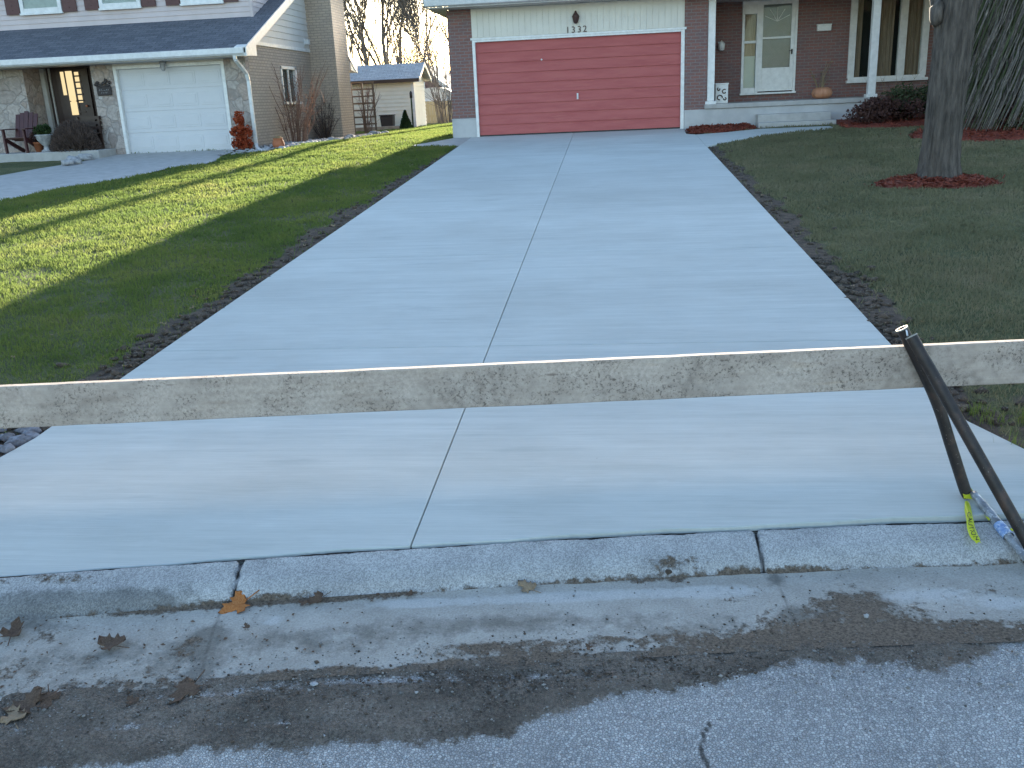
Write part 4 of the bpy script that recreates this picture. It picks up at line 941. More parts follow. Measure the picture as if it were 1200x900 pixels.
# nearer pipe
def onray(px, py, Y): return Vector(AY(px, py, Y))
t1 = onray(1068, 394, 4.02); f1 = Vector(AZ(1220, 664, -.105))
d1 = (t1-f1).normalized()
pp = pipe_pts(t1, f1); r1 = .0255
P1 = thing('steel_pipe', 'longer rusty dark steel pipe leaning in front on the plank, its foot in the gutter', 'pipe', tuple(f1), 'steel pipes leaning on the plank')
hollow(pp, r1).build('tube', 'pipe', P1); ring(t1, d1, r1, .003).build('rim', 'pipeend', P1); ring(f1, -d1, r1, .004).build('rim', 'pipeend', P1)
# farther pipe, its foot on the concrete
t2 = onray(1057, 385, 4.115); f2 = Vector(AD(1134.5, 584))+Vector((0, 0, .012)); d2 = (t2-f2).normalized()
P2 = thing('steel_pipe', 'shorter rusty dark steel pipe behind the other, with yellow tape tied at its foot', 'pipe', tuple(f2), 'steel pipes leaning on the plank')
px2 = [(1057, 385), (1074.5, 420), (1091, 455), (1102.5, 484), (1113, 518), (1122.5, 548), (1131, 574)]
pts2 = [onray(x, y, t2.y+(f2.y-t2.y)*(y-385)/(584-385)) for x, y in px2]+[f2]
fine2 = []
for i in range(len(pts2)-1):
    q_ = [pts2[max(0, i-1)], pts2[i], pts2[i+1], pts2[min(len(pts2)-1, i+2)]]
    for k in range(4):
        u = k/4; fine2.append(.5*((2*q_[1])+(q_[2]-q_[0])*u+(2*q_[0]-5*q_[1]+4*q_[2]-q_[3])*u*u+(3*q_[1]-q_[0]-3*q_[2]+q_[3])*u**3))
fine2.append(f2); dt2 = (fine2[0]-fine2[1]).normalized()
hollow(fine2, r1).build('tube', 'pipe', P2); ring(t2, dt2, r1, .003).build('rim', 'pipeend', P2)
m = MB(); m.tube([t2+Vector((.012, -.016, -.002)), (t1+t2)/2+Vector((0, 0, .004)), t1+Vector((-.014, .008, .001))], .0038, 8); m.build('linking_pin', 'metalw', P2)
# scuffed plastic-wrapped tube lying from the pipe's foot down over the kerb
g0 = f2+Vector((.012, -.02, .022)); g1 = Vector(AZ(1203, 655, -.06))
gd = (g1-g0).normalized()
G_ = thing('wrapped_tube', 'grey plastic wrapped tube with a blue label lying over the kerb below the pipes', 'tube', tuple(g1))
pts = [g0.lerp(g1, k/20) for k in range(21)]
m = MB(); m.tube(pts, [.016+.006*math.sin(PI*min(1, k/20*1.3))+.0015*math.sin(k*2.1) for k in range(21)], 12); m.build('sleeve', 'tubegrey', G_)
m = MB(); m.tube([g0.lerp(g1, .50), g0.lerp(g1, .58), g0.lerp(g1, .68)], [.0235, .0242, .0232], 14, cap=False); m.build('label', 'tubeblue', G_)
# yellow tape: a knot round the foot and a hanging end with printing
TP = thing('barrier_tape', 'yellow barrier tape with black print tied round the foot of the shorter pipe', 'tape', tuple(f2))
k0 = f2+d2*.012
m = MB(); pts = [k0+(Vector((math.cos(a), math.sin(a), 0))-d2*(Vector((math.cos(a), math.sin(a), 0)).dot(d2)))*.028+d2*(.010*math.sin(a*.8)) for a in np.linspace(0, 2*PI, 18)]
for i in range(17):
    a, b = pts[i], pts[i+1]; w0 = d2*(.013+.003*math.sin(i)); m.add([a-w0, b-w0, b+w0, a+w0], [(0, 1, 2, 3)], True)
m.build('knot', 'tape', TP)
def lie(px, py, z, up): p_ = AZ(px, py, z); return Vector(p_)+Vector((0, 0, up))
sp = [onray(1132.5, 588, f2.y-.03), lie(1134, 600, .01, .012), lie(1136, 612, .004, .018), lie(1137.5, 622, -.012, .016), lie(1141, 631, -.022, .015), lie(1147, 640, -.032, .014)]
def spl(u):
    u = min(max(u, 0), .9999)*(len(sp)-1); i = int(u); return sp[i].lerp(sp[i+1], u-i)
def tapept(u, v):
    c = spl(u); tw = .5*math.sin(u*4.4)+.25; wd = .0145+.004*math.sin(u*3.1)-.004*(u > .9)
    return c+Vector((math.cos(tw), -.15*math.sin(tw), .10*math.sin(u*9)+.25*math.sin(tw)))*(v*wd)+Vector((0, 0, .005*math.cos(v*2.2)))
m = MB(); nu = 26; vs = [tapept(i/nu, -1+j*.5) for i in range(nu+1) for j in range(5)]
m.add(vs, [(i*5+j, i*5+j+1, i*5+j+6, i*5+j+5) for i in range(nu) for j in range(4)], True)
tl = m.build('hanging_end', 'tape', TP)
tx = text_mesh('CAUTION', 1.0, 0.0); xm = max(v[0] for v in tx.v)
tx.v = [tuple(tapept(.28+.66*v[0]/xm, .62*(1-2*v[1]/.75)*-1)+Vector((0, -.0010, .0022))) for v in tx.v]
tx.build('print', 'black', tl)
q0 = k0+Vector((.02, -.022, .002)); m = MB(); pts = [q0.lerp(g0.lerp(g1, .42)+Vector((-.028, -.012, .0)), k/8)+Vector((0, 0, -.012*math.sin(PI*k/8))) for k in range(9)]
for i in range(8):
    a, b = pts[i], pts[i+1]; m.add([a, b, b+Vector((.004, -.002, .007)), a+Vector((.004, -.002, .007))], [(0, 1, 2, 3)], True)
m.build('loose_end', 'tape', TP); m = MB(); e0 = g0.lerp(g1, .60)+Vector((.028, .012, -.004)); m.add([e0, e0+Vector((.045, .012, -.004)), e0+Vector((.045, .014, .008)), e0+Vector((0, .002, .010))], [(0, 1, 2, 3)], True)
m.build('loose_end', 'tape', TP)

# ---- fallen leaves
MAPLE = [(0, -.02), (.10, .10), (.42, -.05), (.34, .12), (.62, .20), (.42, .30), (.50, .46), (.22, .42), (.20, .58), (.30, .78), (.14, .74), (0, 1.02)]
MAPLE = MAPLE+[(-x, y) for x, y in MAPLE[-2:0:-1]]
def leaf(name, mat, p, size, rot, label, group=None, curl=.5, seed=0, tilt=0.0, asp=1.0):
    rr = random.Random(seed); bm = bmesh.new(); vv = [bm.verts.new((x, y-.4, 0)) for x, y in MAPLE]; bm.faces.new(vv)
    bmesh.ops.triangulate(bm, faces=bm.faces[:]); bmesh.ops.subdivide_edges(bm, edges=bm.edges[:], cuts=2, use_grid_fill=True)
    a1, a2, a3 = rr.uniform(0, 6), rr.uniform(0, 6), rr.uniform(.8, 1.2)
    for v in bm.verts:
        x, y = v.co.x, v.co.y
        v.co.z = curl*.7*(.42*x*x*a3+.25*y*y+.10*math.sin(5*x+a1)*math.cos(4*y+a2)+.12*math.sin(9*y+a2)*x)
        v.co.x = x*(1-.35*curl*abs(x))*asp
    # stem
    r0 = [bm.verts.new((0+.02*s, -.42, .01)) for s in (-1, 1)]; r2 = [bm.verts.new((.12+.02*s, -.95, .06*curl)) for s in (-1, 1)]
    bm.faces.new((r0[0], r0[1], r2[1], r2[0]))
    me = bpy.data.meshes.new(name); zmin = min(v.co.z for v in bm.verts)
    for v in bm.verts: v.co.z -= zmin
    bm.to_mesh(me); bm.free(); me.polygons.foreach_set('use_smooth', [True]*len(me.polygons)); me.materials.append(MAT[mat])
    o = bpy.data.objects.new(name, me); COL.objects.link(o); o.location = p; o.scale = (size,)*3; o.rotation_euler = (Matrix.Rotation(tilt, 3, 'X') @ Matrix.Rotation(rot, 3, 'Z')).to_euler()
    sd = o.modifiers.new('thick', 'SOLIDIFY'); sd.thickness = .012
    return tag(o, label, 'leaf', group)
GG = 'dead leaves in the gutter'
lf = lambda x, y, z, **k: tuple(np.array(AZ(x, y, z))+[0, 0, .004])
leaf('fallen_leaf', 'leafor', lf(276, 711, -.112), .118, 2.2, 'bright orange maple leaf at the kerb crack', GG, .75, 1, .38)
leaf('fallen_leaf', 'leafbr', lf(130, 756, -.122), .108, 1.1, 'dark brown curled leaf alone on the smooth wet gutter', GG, 1.1, 2, .15)
leaf('fallen_leaf', 'leafbr', lf(18, 741, -.115), .104, .2, 'dark leaf below the damp stain, nearest the left edge of the gutter', GG, 1.2, 3, .2)
leaf('fallen_leaf', 'leafbr', lf(216, 812, -.134), .118, 2.7, 'greyish crumpled leaf at the dirt edge below the gutter joint', GG, 1.0, 4, .1)
leaf('fallen_leaf', 'leafbr', lf(30, 828, -.137), .126, 1.9, 'grey brown leaf heap at the bottom left of the dirt', GG, 1.3, 5, .2)
leaf('fallen_leaf', 'leaftan', lf(17, 840, -.137), .090, .6, 'small pale torn leaf beside the grey brown heap at bottom left', GG, 1.0, 6, .2)
leaf('fallen_leaf', 'leafbr', lf(55, 822, -.135), .093, 3.5, 'flat dark leaf right of the leaf heap at bottom left', GG, .8, 7, .05)
leaf('fallen_leaf', 'leaftan', lf(617, 688, -.112), .078, .9, 'small tan leaf on the pale sand below the middle of the kerb', GG, 1.1, 8, .35)
leaf('fallen_leaf', 'leafbr', lf(371, 704, -.110), .072, 2.0, 'dark curled leaf against the kerb right of the orange leaf', GG, 1.7, 9, .35)
leaf('fallen_leaf', 'leafbr', lf(289, 735, -.116), .032, .5, 'tiny dark leaf scrap just below the orange leaf', GG, 1.3, 10, .3)
leaf('fallen_leaf', 'leafbr', lf(355, 708, -.110), .039, 1.0, 'small tan brown scrap left of the dark curled leaf', GG, 1.0, 11, .2)
leaf('fallen_leaf', 'leafbr', lf(480, 697, -.110), .032, 1.9, 'small reddish leaf scrap on the sand between the orange and tan leaves', GG, 1.0, 12, .2)
leaf('fallen_leaf', 'leafbr', lf(690, 760, -.128), .032, 2.9, 'tiny rusty scrap at the front edge of the gutter', GG, 1.0, 13, .2)
leaf('fallen_leaf', 'leafbr', lf(155, 822, -.135), .046, .9, 'small reddish scrap left of the greyish crumpled leaf', GG, 1.0, 14, .2)
# stones and a clod
def stone(name, mat, px, py, z, r, label, cat, seed, flat=.6):
    p = AZ(px, py, z); m = MB(); m.blob((p[0], p[1], p[2]+r*flat*.55), (r*1.25, r, r*flat), amp=.28, seed=seed); o = m.build(name, mat, loc=tuple(p)); return tag(o, label, cat)
stone('dirt_clod', 'soil', 784, 671, -.105, .022, 'brown clod of earth against the kerb', 'clod', 2, .7)
stone('pebble', 'stonepale', 368, 802, -.134, .011, 'flat pale chip on the dirt left of the middle', 'pebble', 3, .35)
stone('pebble', 'stonepale', 1015, 723, -.125, .009, 'round white pebble on the brown dirt at right', 'pebble', 4, .9)
stone('pebble', 'stonepale', 380, 863, -.137, .006, 'little round pebble in the dirt at lower left centre', 'pebble', 5, .9)
stone('pebble', 'stonepale', 488, 812, -.134, .005, 'tiny pebble in the dirt near the middle', 'pebble', 6, .9)
# leaves on the lawns and soil edges: one of each kind, then copies
base = leaf('lawn_leaf', 'leaftan', (0, 0, 0), .05, 0, 'small dead leaf lying on the lawn', 'dead leaves on the lawns', 1.2, 21, .2)
rr = random.Random(12)
spots = [(365, 210), (385, 228), (230, 345), (120, 352), (60, 388), (145, 425), (230, 318), (130, 475), (15, 415), (700, 300), (262, 315), (285, 318), (302, 312), (320, 303), (210, 365), (190, 375), (240, 290),
         (200, 400), (175, 420), (172, 430), (300, 260), (270, 250), (360, 245), (950, 200), (988, 210), (893, 225), (870, 205), (905, 262), (1085, 260), (1180, 205), (1000, 330), (1100, 300), (1050, 250), (940, 290), (1010, 360), (1150, 330),
         (1082, 372), (960, 240), (1095, 240), (1140, 265)]
for k in range(26): yy_ = rr.uniform(5.0, 13); q_ = (XL-abs(rr.gauss(.08, .25))-.02, yy_); spots.append(q_)
first = True
for px, py in spots:
    p = AT(px, py, .02) if px > 0 else (px, py)
    if XL-.01 < p[0] < XR+.01: continue
    o = base if first else copy_tree(base); first = False
    o.location = (p[0], p[1], float(lawn_z(np.array(p[0]), np.array(p[1])))+.012); s = rr.uniform(.03, .06); o.scale = (s, s*rr.uniform(.7, 1), s); o.rotation_euler = (rr.uniform(-.4, .4), rr.uniform(-.4, .4), rr.uniform(0, 6))
# grey rubble in the corner beside the left flare
mb = MB(); rr = random.Random(8)
for k in range(130):
    x = rr.uniform(-4.3, -3.42); y = rr.uniform(4.05, 5.0)
    if inpoly(np.array([x]), np.array([y]), flareL+kerbL+[(XM, 6)])[0]: continue
    r = rr.uniform(.018, .05); mb.blob((x, y, float(lawn_z(np.array(x), np.array(y)))+r*.35), (r*1.3, r, r*.55), amp=.3, seed=k)
struct(mb.build('rubble', 'rubble'), 'grey stones heaped beside the left corner of the driveway', 'rubble', 'stuff')
# tufts at the right corner of the drive
mb = MB(); rr = random.Random(9)
for k in range(110):
    x = rr.uniform(2.0, 3.4); y = rr.uniform(4.3, 5.9)
    if inpoly(np.array([x]), np.array([y]), flareR+[(XM, 6)])[0]: continue
    if vnoise(x, y, 3, 7) < .45: continue
    z = float(lawn_z(np.array(x), np.array(y)))
    for q in range(26):
        a = rr.uniform(0, 2*PI); h = rr.uniform(.03, .10); le = rr.uniform(.2, 1.0)*h; b = (x+rr.gauss(0, .03), y+rr.gauss(0, .03), z-.01)
        d = Vector((-math.sin(a), math.cos(a), 0))*.002; mpt = Vector(b)+Vector((math.cos(a)*le*.4, math.sin(a)*le*.4, h*.65)); t = Vector(b)+Vector((math.cos(a)*le, math.sin(a)*le, h))
        mb.add([Vector(b)-d, Vector(b)+d, mpt+d*.8, mpt-d*.8, t], [(0, 1, 2, 3), (3, 2, 4)])
struct(mb.build('grass_tufts', 'grass'), 'rough grass tufts on the dug soil at the right corner of the driveway', 'grass', 'stuff')

# ---- trees
def branch_tree(rr, p0, d0, L, r, depth, out, leafout, spread=.55, up=.12, kids=(2, 3), seg=4, gnarl=.16, shrink=.72, minr=.006):
    pts = [Vector(p0)]; d = Vector(d0).normalized(); rs = [r]
    for i in range(seg):
        d = (d+Vector((rr.gauss(0, gnarl), rr.gauss(0, gnarl), rr.gauss(0, gnarl*.6)+up*.4))).normalized(); pts.append(pts[-1]+d*L/seg); rs.append(max(minr, r*(1-.42*(i+1)/seg)))
    (out if depth > leafout else out).append((pts, rs, depth))
    if depth <= 0: return
    for k in range(rr.randint(*kids)+1):
        t = rr.uniform(.35, 1.0) if k else 1.0; i = min(seg, max(1, int(round(t*seg)))); a = rr.uniform(0, 2*PI)
        ax_ = d.cross(Vector((math.cos(a), math.sin(a), .3))).normalized(); ang = rr.uniform(.4, 1.0)*spread*(1 if k else .55)
        nd = (Matrix.Rotation(ang, 3, ax_) @ d+Vector((0, 0, up))).normalized()
        branch_tree(rr, pts[i], nd, L*rr.uniform(.6, .9)*(shrink/.72), max(minr, rs[i]*rr.uniform(.5, .72)), depth-1, out, leafout, spread, up, kids, seg, gnarl, shrink, minr)
def bare_tree(name, label, base, H, r, seed, depth=5, lean=(0, 0), mat='barkfar', group=None, first=.35, spread=.55, minr=.012, kids=(2, 3), cat='tree', fork=0, limbs=4):
    rr = random.Random(seed); o = thing(name, label, cat, base, group); out = []
    d0 = Vector((lean[0], lean[1], 1))
    if fork:
        b0 = Vector(base)-Vector((0, 0, .15)); tp = b0+d0.normalized()*fork
        out.append(([b0, b0.lerp(tp, .5)+Vector((.03, 0, 0)), tp], [r*1.15, r, r*.9], depth))
        for k in range(limbs):
            a_ = 2*PI*k/limbs+rr.uniform(-.4, .4); ld = (d0+Vector((math.cos(a_), math.sin(a_), 0))*(.06 if k == 0 else rr.uniform(.22, .5))).normalized()
            branch_tree(rr, tp-Vector((0, 0, .1)), ld, H*rr.uniform(.26, .36), r*(.8 if k == 0 else rr.uniform(.38, .55)), depth-1, out, 0, spread, .12, kids, 6, .10, .72, minr)
    else: branch_tree(rr, Vector(base)-Vector((0, 0, .15)), d0, H*first, r, depth, out, 0, spread, .12, kids, 5, .10, .72, minr)
    tm = MB(); cm = MB()
    for pts, rs, dp in out:
        if dp == depth: tm.tube(pts, rs, 9)
        else: cm.tube(pts, rs, 6 if dp >= depth-2 else (4 if dp > 0 else 3), cap=False)
    tm.build('trunk', mat, o); cm.build('crown', mat, o); return o
gz = lambda x, y: float(T(x, y))
def far(px, Y): p = AY(px, 90, Y); return (p[0], Y, gz(p[0], Y)-.1)
GT = 'bare trees beyond the shed'
bare_tree('bare_tree', 'leaning bare tree rising behind the left part of the shed roof', far(441, 62), 16, .155, 3, 5, (-.16, 0), group=GT, fork=2.2, limbs=4, kids=(3, 5))
bare_tree('bare_tree', 'tallest bare tree, straight trunk behind the middle of the shed roof', far(455, 60), 19, .165, 14, 5, (.02, 0), group=GT, fork=2.0, limbs=5, kids=(3, 5))
bare_tree('bare_tree', 'slender bare tree right of the tallest one behind the shed', far(468, 64), 17, .11, 25, 5, (.03, 0), group=GT, fork=2.6, limbs=3, kids=(3, 5))
bare_tree('bare_tree', 'thin leaning bare tree behind the right end of the shed roof', far(482, 58), 13, .095, 36, 5, (.16, 0), group=GT, fork=1.8, limbs=4, kids=(3, 5))
bare_tree('bare_tree', 'bare tree just right of the tall chimney', far(411, 66), 16, .11, 47, 5, (.02, 0), group=GT, fork=2.4, limbs=4, kids=(3, 5))
bare_tree('bare_tree', 'densely twigged bare tree close to the left edge of the brick house', far(516, 56), 13, .11, 58, 6, (.02, 0), group=GT, first=.30, spread=.6)
bare_tree('bare_tree', 'bare tree half hidden by the left edge of the brick house', far(535, 60), 15, .13, 69, 6, (-.05, 0), group=GT, first=.30)
# two tall trees behind the brick house whose trunks throw the stripes of shade over the lawn
GS = 'tall bare trees behind the brick house'
bare_tree('bare_tree', 'tall bare tree standing behind the brick house, left of the other', (-6.5, 50, .95), 19, .34, 71, 4, (0, 0), group=GS, first=.66, minr=.02, spread=.4, kids=(1, 2))
bare_tree('bare_tree', 'tall bare tree standing behind the brick house, right of the other', (-4.0, 56, .95), 20, .30, 83, 4, (0, 0), group=GS, first=.66, minr=.02, spread=.4, kids=(1, 2))
# twiggy brush by the house corner
def brush(name, label, base, n, h, spread, mat, seed, cat='shrub', lean=(0, 0), thick=.008, group=None):
    rr = random.Random(seed); o = thing(name, label, cat, base, group); m = MB(); c = MB()
    for k in range(n):
        a = rr.uniform(0, 2*PI); q = rr.random()**.5; b = Vector(base)+Vector((math.cos(a)*q*spread*.3, math.sin(a)*q*spread*.3, -.03)); hh = h*rr.uniform(.6, 1)
        out = Vector((math.cos(a)*spread*q+lean[0]*hh, math.sin(a)*spread*q+lean[1]*hh, hh)); pts = [b]
        for i in range(1, 6): t = i/5; pts.append(b+Vector((out.x*t**1.4, out.y*t**1.4, out.z*t))+Vector((rr.gauss(0, .02), rr.gauss(0, .02), 0))*h*.5)
        m.tube(pts, [thick*(1-.13*i) for i in range(6)], 5, cap=False)
        for j in range(7):
            i = rr.randint(1, 4); s = pts[i]; d = Vector((rr.gauss(0, .5), rr.gauss(0, .5), rr.uniform(.3, 1))).normalized()*h*rr.uniform(.08, .22)
            c.tube([s, s+d*.5+Vector((rr.gauss(0, .01), 0, 0)), s+d], [thick*.5, thick*.4, thick*.25], 3, cap=False)
    m.build('stem', mat, o); c.build('twigs', mat, o); return o
p = AY(523, 148, 42); brush('twiggy_shrub', 'tall leafless thicket of thin stems before the wooden fence', (p[0], 42, gz(p[0], 42)-.05), 30, 5.2, 1.3, 'barkfar', 5, thick=.018)
for k, (px, n_) in enumerate(((420, 34), (470, 40), (505, 44))):
    p = AY(px, 100, 72); brush('leafless_thicket', ('leafless thicket low behind the left trees', 'leafless thicket low behind the middle trees', 'leafless thicket low behind the right end of the shed')[k], (p[0], 72, gz(p[0], 72)-.2), n_, 7.5, 3.4, 'barkfar', 90+k, thick=.035, group='leafless thickets on the skyline')
# ---- the big trunk on the right lawn
TB = AT(1099, 213); tb_ = (TB[0], TB[1], float(lawn_z(np.array(TB[0]), np.array(TB[1]))))
tr = thing('maple_tree', 'big bare tree with a thick grey trunk standing in a ring of red mulch', 'tree', tb_)
def trunk_mesh(pts, rs, n=28, flare=0.0, seed=0):
    vs = []; fs = []
    for i, (p_, r_) in enumerate(zip(pts, rs)):
        for k in range(n):
            g_ = 2*PI*k/n; z = p_[2]; rad = r_*(1+flare*math.exp(-i*.9)*(.35+.35*math.cos(5*g_+1))+.05*math.sin(7*g_+z*1.3)+.03*math.sin(15*g_+2.0*z)+.022*math.sin(3*g_+z*5))
            vs.append((p_[0]+math.cos(g_)*rad, p_[1]+math.sin(g_)*rad, p_[2]))
    for i in range(len(pts)-1):
        for k in range(n): fs.append((i*n+k, i*n+(k+1) % n, (i+1)*n+(k+1) % n, (i+1)*n+k))
    return vs, fs
zz = [-.15, .0, .06, .14, .25, .42, .7, 1.1, 1.6, 2.1, 2.6, 3.0, 3.4]; rs = [.33, .300, .280, .268, .255, .243, .236, .232, .235, .245, .268, .295, .325]
lean_ = lambda z: (tb_[0]+.012*z, tb_[1], tb_[2]+z)
zf = np.concatenate([np.linspace(-.15, .6, 26), np.linspace(.64, 3.4, 60)]); nk = 120; vs = []
rsf = np.interp(zf, zz, rs)
for z, r_ in zip(zf, rsf):
    gg = np.linspace(0, 2*PI, nk, endpoint=False); u_ = gg*r_*14
    rid = np.abs(fbm(np.cos(gg)*5.5+20, np.sin(gg)*5.5+z*1.1, 1.6, 4, 33)-.5)*2
    fl = math.exp(-max(z, 0)/.14)*(.08+.13*np.cos(5*gg+1)+.07*np.cos(3*gg+2))
    rad = r_*(1+fl+.035*np.sin(3*gg+z)+.02*np.sin(7*gg+z*1.3))+.055*(rid-.35)
    vs += [(lean_(z)[0]+math.cos(a)*q, lean_(z)[1]+math.sin(a)*q, lean_(z)[2]) for a, q in zip(gg, rad)]
m = MB(); m.add(vs, [(i*nk+k, i*nk+(k+1) % nk, (i+1)*nk+(k+1) % nk, (i+1)*nk+k) for i in range(len(zf)-1) for k in range(nk)], True)
top = Vector(lean_(3.3))
m.blob(tuple(Vector(lean_(2.15))+Vector((-.27, -.10, 0))), (.09, .12, .15), amp=.2, seed=4)
m.build('trunk', 'bark', tr)
out = []; rr = random.Random(44)
for d, r_ in (((-.55, .1, 1), .19), ((.25, .25, 1), .21), ((.75, -.2, 1), .17), ((-.1, -.5, 1), .15)):
    branch_tree(rr, top-Vector((0, 0, .25)), d, 3.2, r_, 5, out, 0, .6, .10, (2, 3), 5, .12, .72, .008)
low = [Vector(lean_(2.05))+Vector((-.1, 0, 0)), Vector(lean_(2.35))+Vector((-.20, .03, 0)), Vector(lean_(2.7))+Vector((-.31, .06, 0)), Vector(lean_(3.3))+Vector((-.48, .1, 0)), Vector(lean_(4.3))+Vector((-.85, .2, 0))]
m = MB(); m.tube(low, [.17, .13, .12, .11, .09], 14); m.build('limb', 'bark', tr)
branch_tree(rr, low[-1], (-.3, .1, 1), 2.5, .08, 4, out, 0, .6, .1, (2, 3), 5, .12, .72, .008)
m = MB()
for pts, rs_, dp in out: m.tube(pts, rs_, 8 if dp >= 4 else 4 if dp > 0 else 3, cap=False)
m.build('crown', 'bark', tr)
# ---- tall drooping shrub right of it
def strands(name, label, c, rx, ry, h, n, seed):
    rg = np.random.default_rng(seed); o = thing(name, label, 'shrub', c); m = MB(); m2 = MB(); rr = random.Random(seed)
    for k in range(n):
        a = rr.uniform(PI*.85, 2.15*PI); q = rr.uniform(.75, 1.02); zt = rr.uniform(.15, 1.0)*h
        prof_ = math.sin(min(1, (1-zt/h)*2.4+.25)*PI/2)
        x0 = c[0]+math.cos(a)*rx*q*prof_*1.0; y0 = c[1]+math.sin(a)*ry*q*prof_; L = rr.uniform(.5, 1.3)
        top_ = Vector((x0+.05*zt, y0, c[2]+zt+.1)); lo = Vector((x0+.05*zt-.26*L+rr.gauss(0, .03), y0-.10, max(c[2]+.05, c[2]+zt+.1-L))); md = top_.lerp(lo, .45)+Vector((.03, -.12, .05))
        w_ = rr.uniform(.008, .018); mm = m if rr.random() < .6 else m2
        d = Vector((w_, 0, 0)); mm.add([top_-d*.3, top_+d*.3, md+d, md-d, lo+d*.4, lo-d*.4], [(0, 1, 2, 3), (3, 2, 4, 5)], True)
    m.build('hanging_strands', 'strand', o); m2.build('foliage', 'dullgreen', o)
    k_ = MB()
    n2 = 9000; u = rg.uniform(0, 2*PI, n2); zt = rg.uniform(.02, 1, n2); pr = np.sin(np.minimum(1, (1-zt)*2.4+.25)*PI/2)*rg.uniform(.5, .92, n2)
    P_ = np.stack([c[0]+np.cos(u)*rx*pr+.05*zt*h, c[1]+np.sin(u)*ry*pr, c[2]+zt*h], 1)
    U = rg.normal(size=(n2, 3)); U /= np.linalg.norm(U, axis=1)[:, None]; Nn = np.cross(U, rg.normal(size=(n2, 3))); Nn /= np.linalg.norm(Nn, axis=1)[:, None]
    k_.quads(P_, Nn, U, rg.uniform(.03, .07, n2), rg.uniform(.02, .04, n2)); k_.build('inner_foliage', 'purple', o)
    m = MB(); m.tube([(c[0], c[1], c[2]-.1), (c[0]+.1, c[1], c[2]+h*.4), (c[0]+.35, c[1], c[2]+h*.8)], [.12, .09, .04], 8); m.build('trunk', 'bark', o); return o
p = AT(1195, 155); strands('drooping_shrub', 'tall dense shrub with slanting pale hanging strands at the right edge behind the big tree', (8.95, 19.8, gz(8.9, 19.8)), 2.15, 1.2, 5.2, 7600, 6)
# ---- small shrubs by the porch
def leafball(m, c, r, n, size, rg, sx=1.0):
    d = rg.normal(size=(n, 3)); d /= np.linalg.norm(d, axis=1)[:, None]; q = rg.uniform(.45, 1.05, n)**.6
    P_ = np.asarray(c)+d*q[:, None]*np.asarray(r)*(1+.18*np.sin(4*d[:, :1]+3*d[:, 1:2])); U = rg.normal(size=(n, 3)); U /= np.linalg.norm(U, axis=1)[:, None]
    Nn = np.cross(U, rg.normal(size=(n, 3))); Nn /= np.linalg.norm(Nn, axis=1)[:, None]; m.quads(P_, Nn, U, size*rg.uniform(.6, 1.3, n), size*.5*rg.uniform(.6, 1.3, n)); return m
def shrub(name, label, c, r, n, size, mat, seed, stems=8, group=None):
    rg = np.random.default_rng(seed); rr = random.Random(seed); o = thing(name, label, 'shrub', c, group); m = MB()
    for k in range(6):
        cc = (c[0]+rr.gauss(0, r[0]*.4), c[1]+rr.gauss(0, r[1]*.4), c[2]+r[2]*rr.uniform(.65, 1.25)); leafball(m, cc, [q*.6 for q in r], n//6, size, rg)
    m.build('foliage', mat, o); s = MB()
    for k in range(stems):
        a = rr.uniform(0, 2*PI); s.tube([(c[0]+rr.gauss(0, .03), c[1]+rr.gauss(0, .03), c[2]-.05), (c[0]+math.cos(a)*r[0]*.4, c[1]+math.sin(a)*r[1]*.4, c[2]+r[2]*.8), (c[0]+math.cos(a)*r[0]*.8, c[1]+math.sin(a)*r[1]*.8, c[2]+r[2]*rr.uniform(1.2, 1.8))], [.010, .007, .003], 4)
    s.build('stem', 'twigd', o); return o
shrub('shrub', 'low purple brown shrub at the right end of the porch', (5.95, 22.1, gz(6, 22.1)), (.75, .45, .34), 2600, .035, 'purple', 1)
shrub('shrub', 'grey green shrub in front of the porch window, left of the tree trunk', (6.75, 22.5, gz(6.9, 22.5)), (.65, .4, .48), 2600, .035, 'dullgreen', 2)
shrub('shrub', 'reddish brown low shrub behind the big tree trunk', (7.9, 22.2, gz(7.9, 22.2)), (.8, .4, .33), 2200, .035, 'purple', 3)
# frosted spray in front of the window sill
brush('bare_shrub', 'spiky pale twigs standing before the porch window sill', (6.55, 23.4, gz(6, 23.3)), 16, 1.15, .55, 'straw', 8, thick=.006)
# ---- on the porch
p = AY(963, 112, 24.2); pc = (p[0], 24.2, 1.53)
o = thing('pumpkin', 'squat orange pumpkin on the porch between the door and the window', 'pumpkin', pc); m = MB()
m.lathe([(.05, .0), (.15, .01), (.225, .07), (.24, .14), (.21, .22), (.13, .265), (.05, .262), (0, .255)], pc, 40, .05, 10); m.build('body', 'pumpkin', o)
m = MB(); m.tube([(pc[0], pc[1], 1.53+.25), (pc[0]+.01, pc[1], 1.53+.31), (pc[0]+.04, pc[1], 1.53+.34)], [.03, .022, .02], 8); m.build('stalk', 'straw', o)
rr = random.Random(4); o = thing('dry_stalks', 'bunch of thin dry stalks leaning on the brick wall behind the pumpkin', 'dried plant', (pc[0], 24.5, 1.53)); m = MB(); c_ = MB()
for k in range(9):
    dx = rr.uniform(-.25, .35); hgt = rr.uniform(.5, .95); m.tube([(pc[0]+rr.gauss(0, .03), 24.5, 1.53), (pc[0]+dx*.4, 24.6, 1.53+hgt*.6), (pc[0]+dx, 24.7, 1.53+hgt)], [.012, .009, .005], 5)
    if k < 5: c_.blob((pc[0]+dx, 24.7, 1.53+hgt), (.03, .02, .015), seed=k)
m.build('stem', 'straw', o); c_.build('seed_head', 'straw', o)
p = AY(845, 108, 23.75); bx0 = (p[0], 23.75, 1.53)
o = thing('planter_box', 'white box with dark curled pattern beside the left porch column', 'planter', bx0)
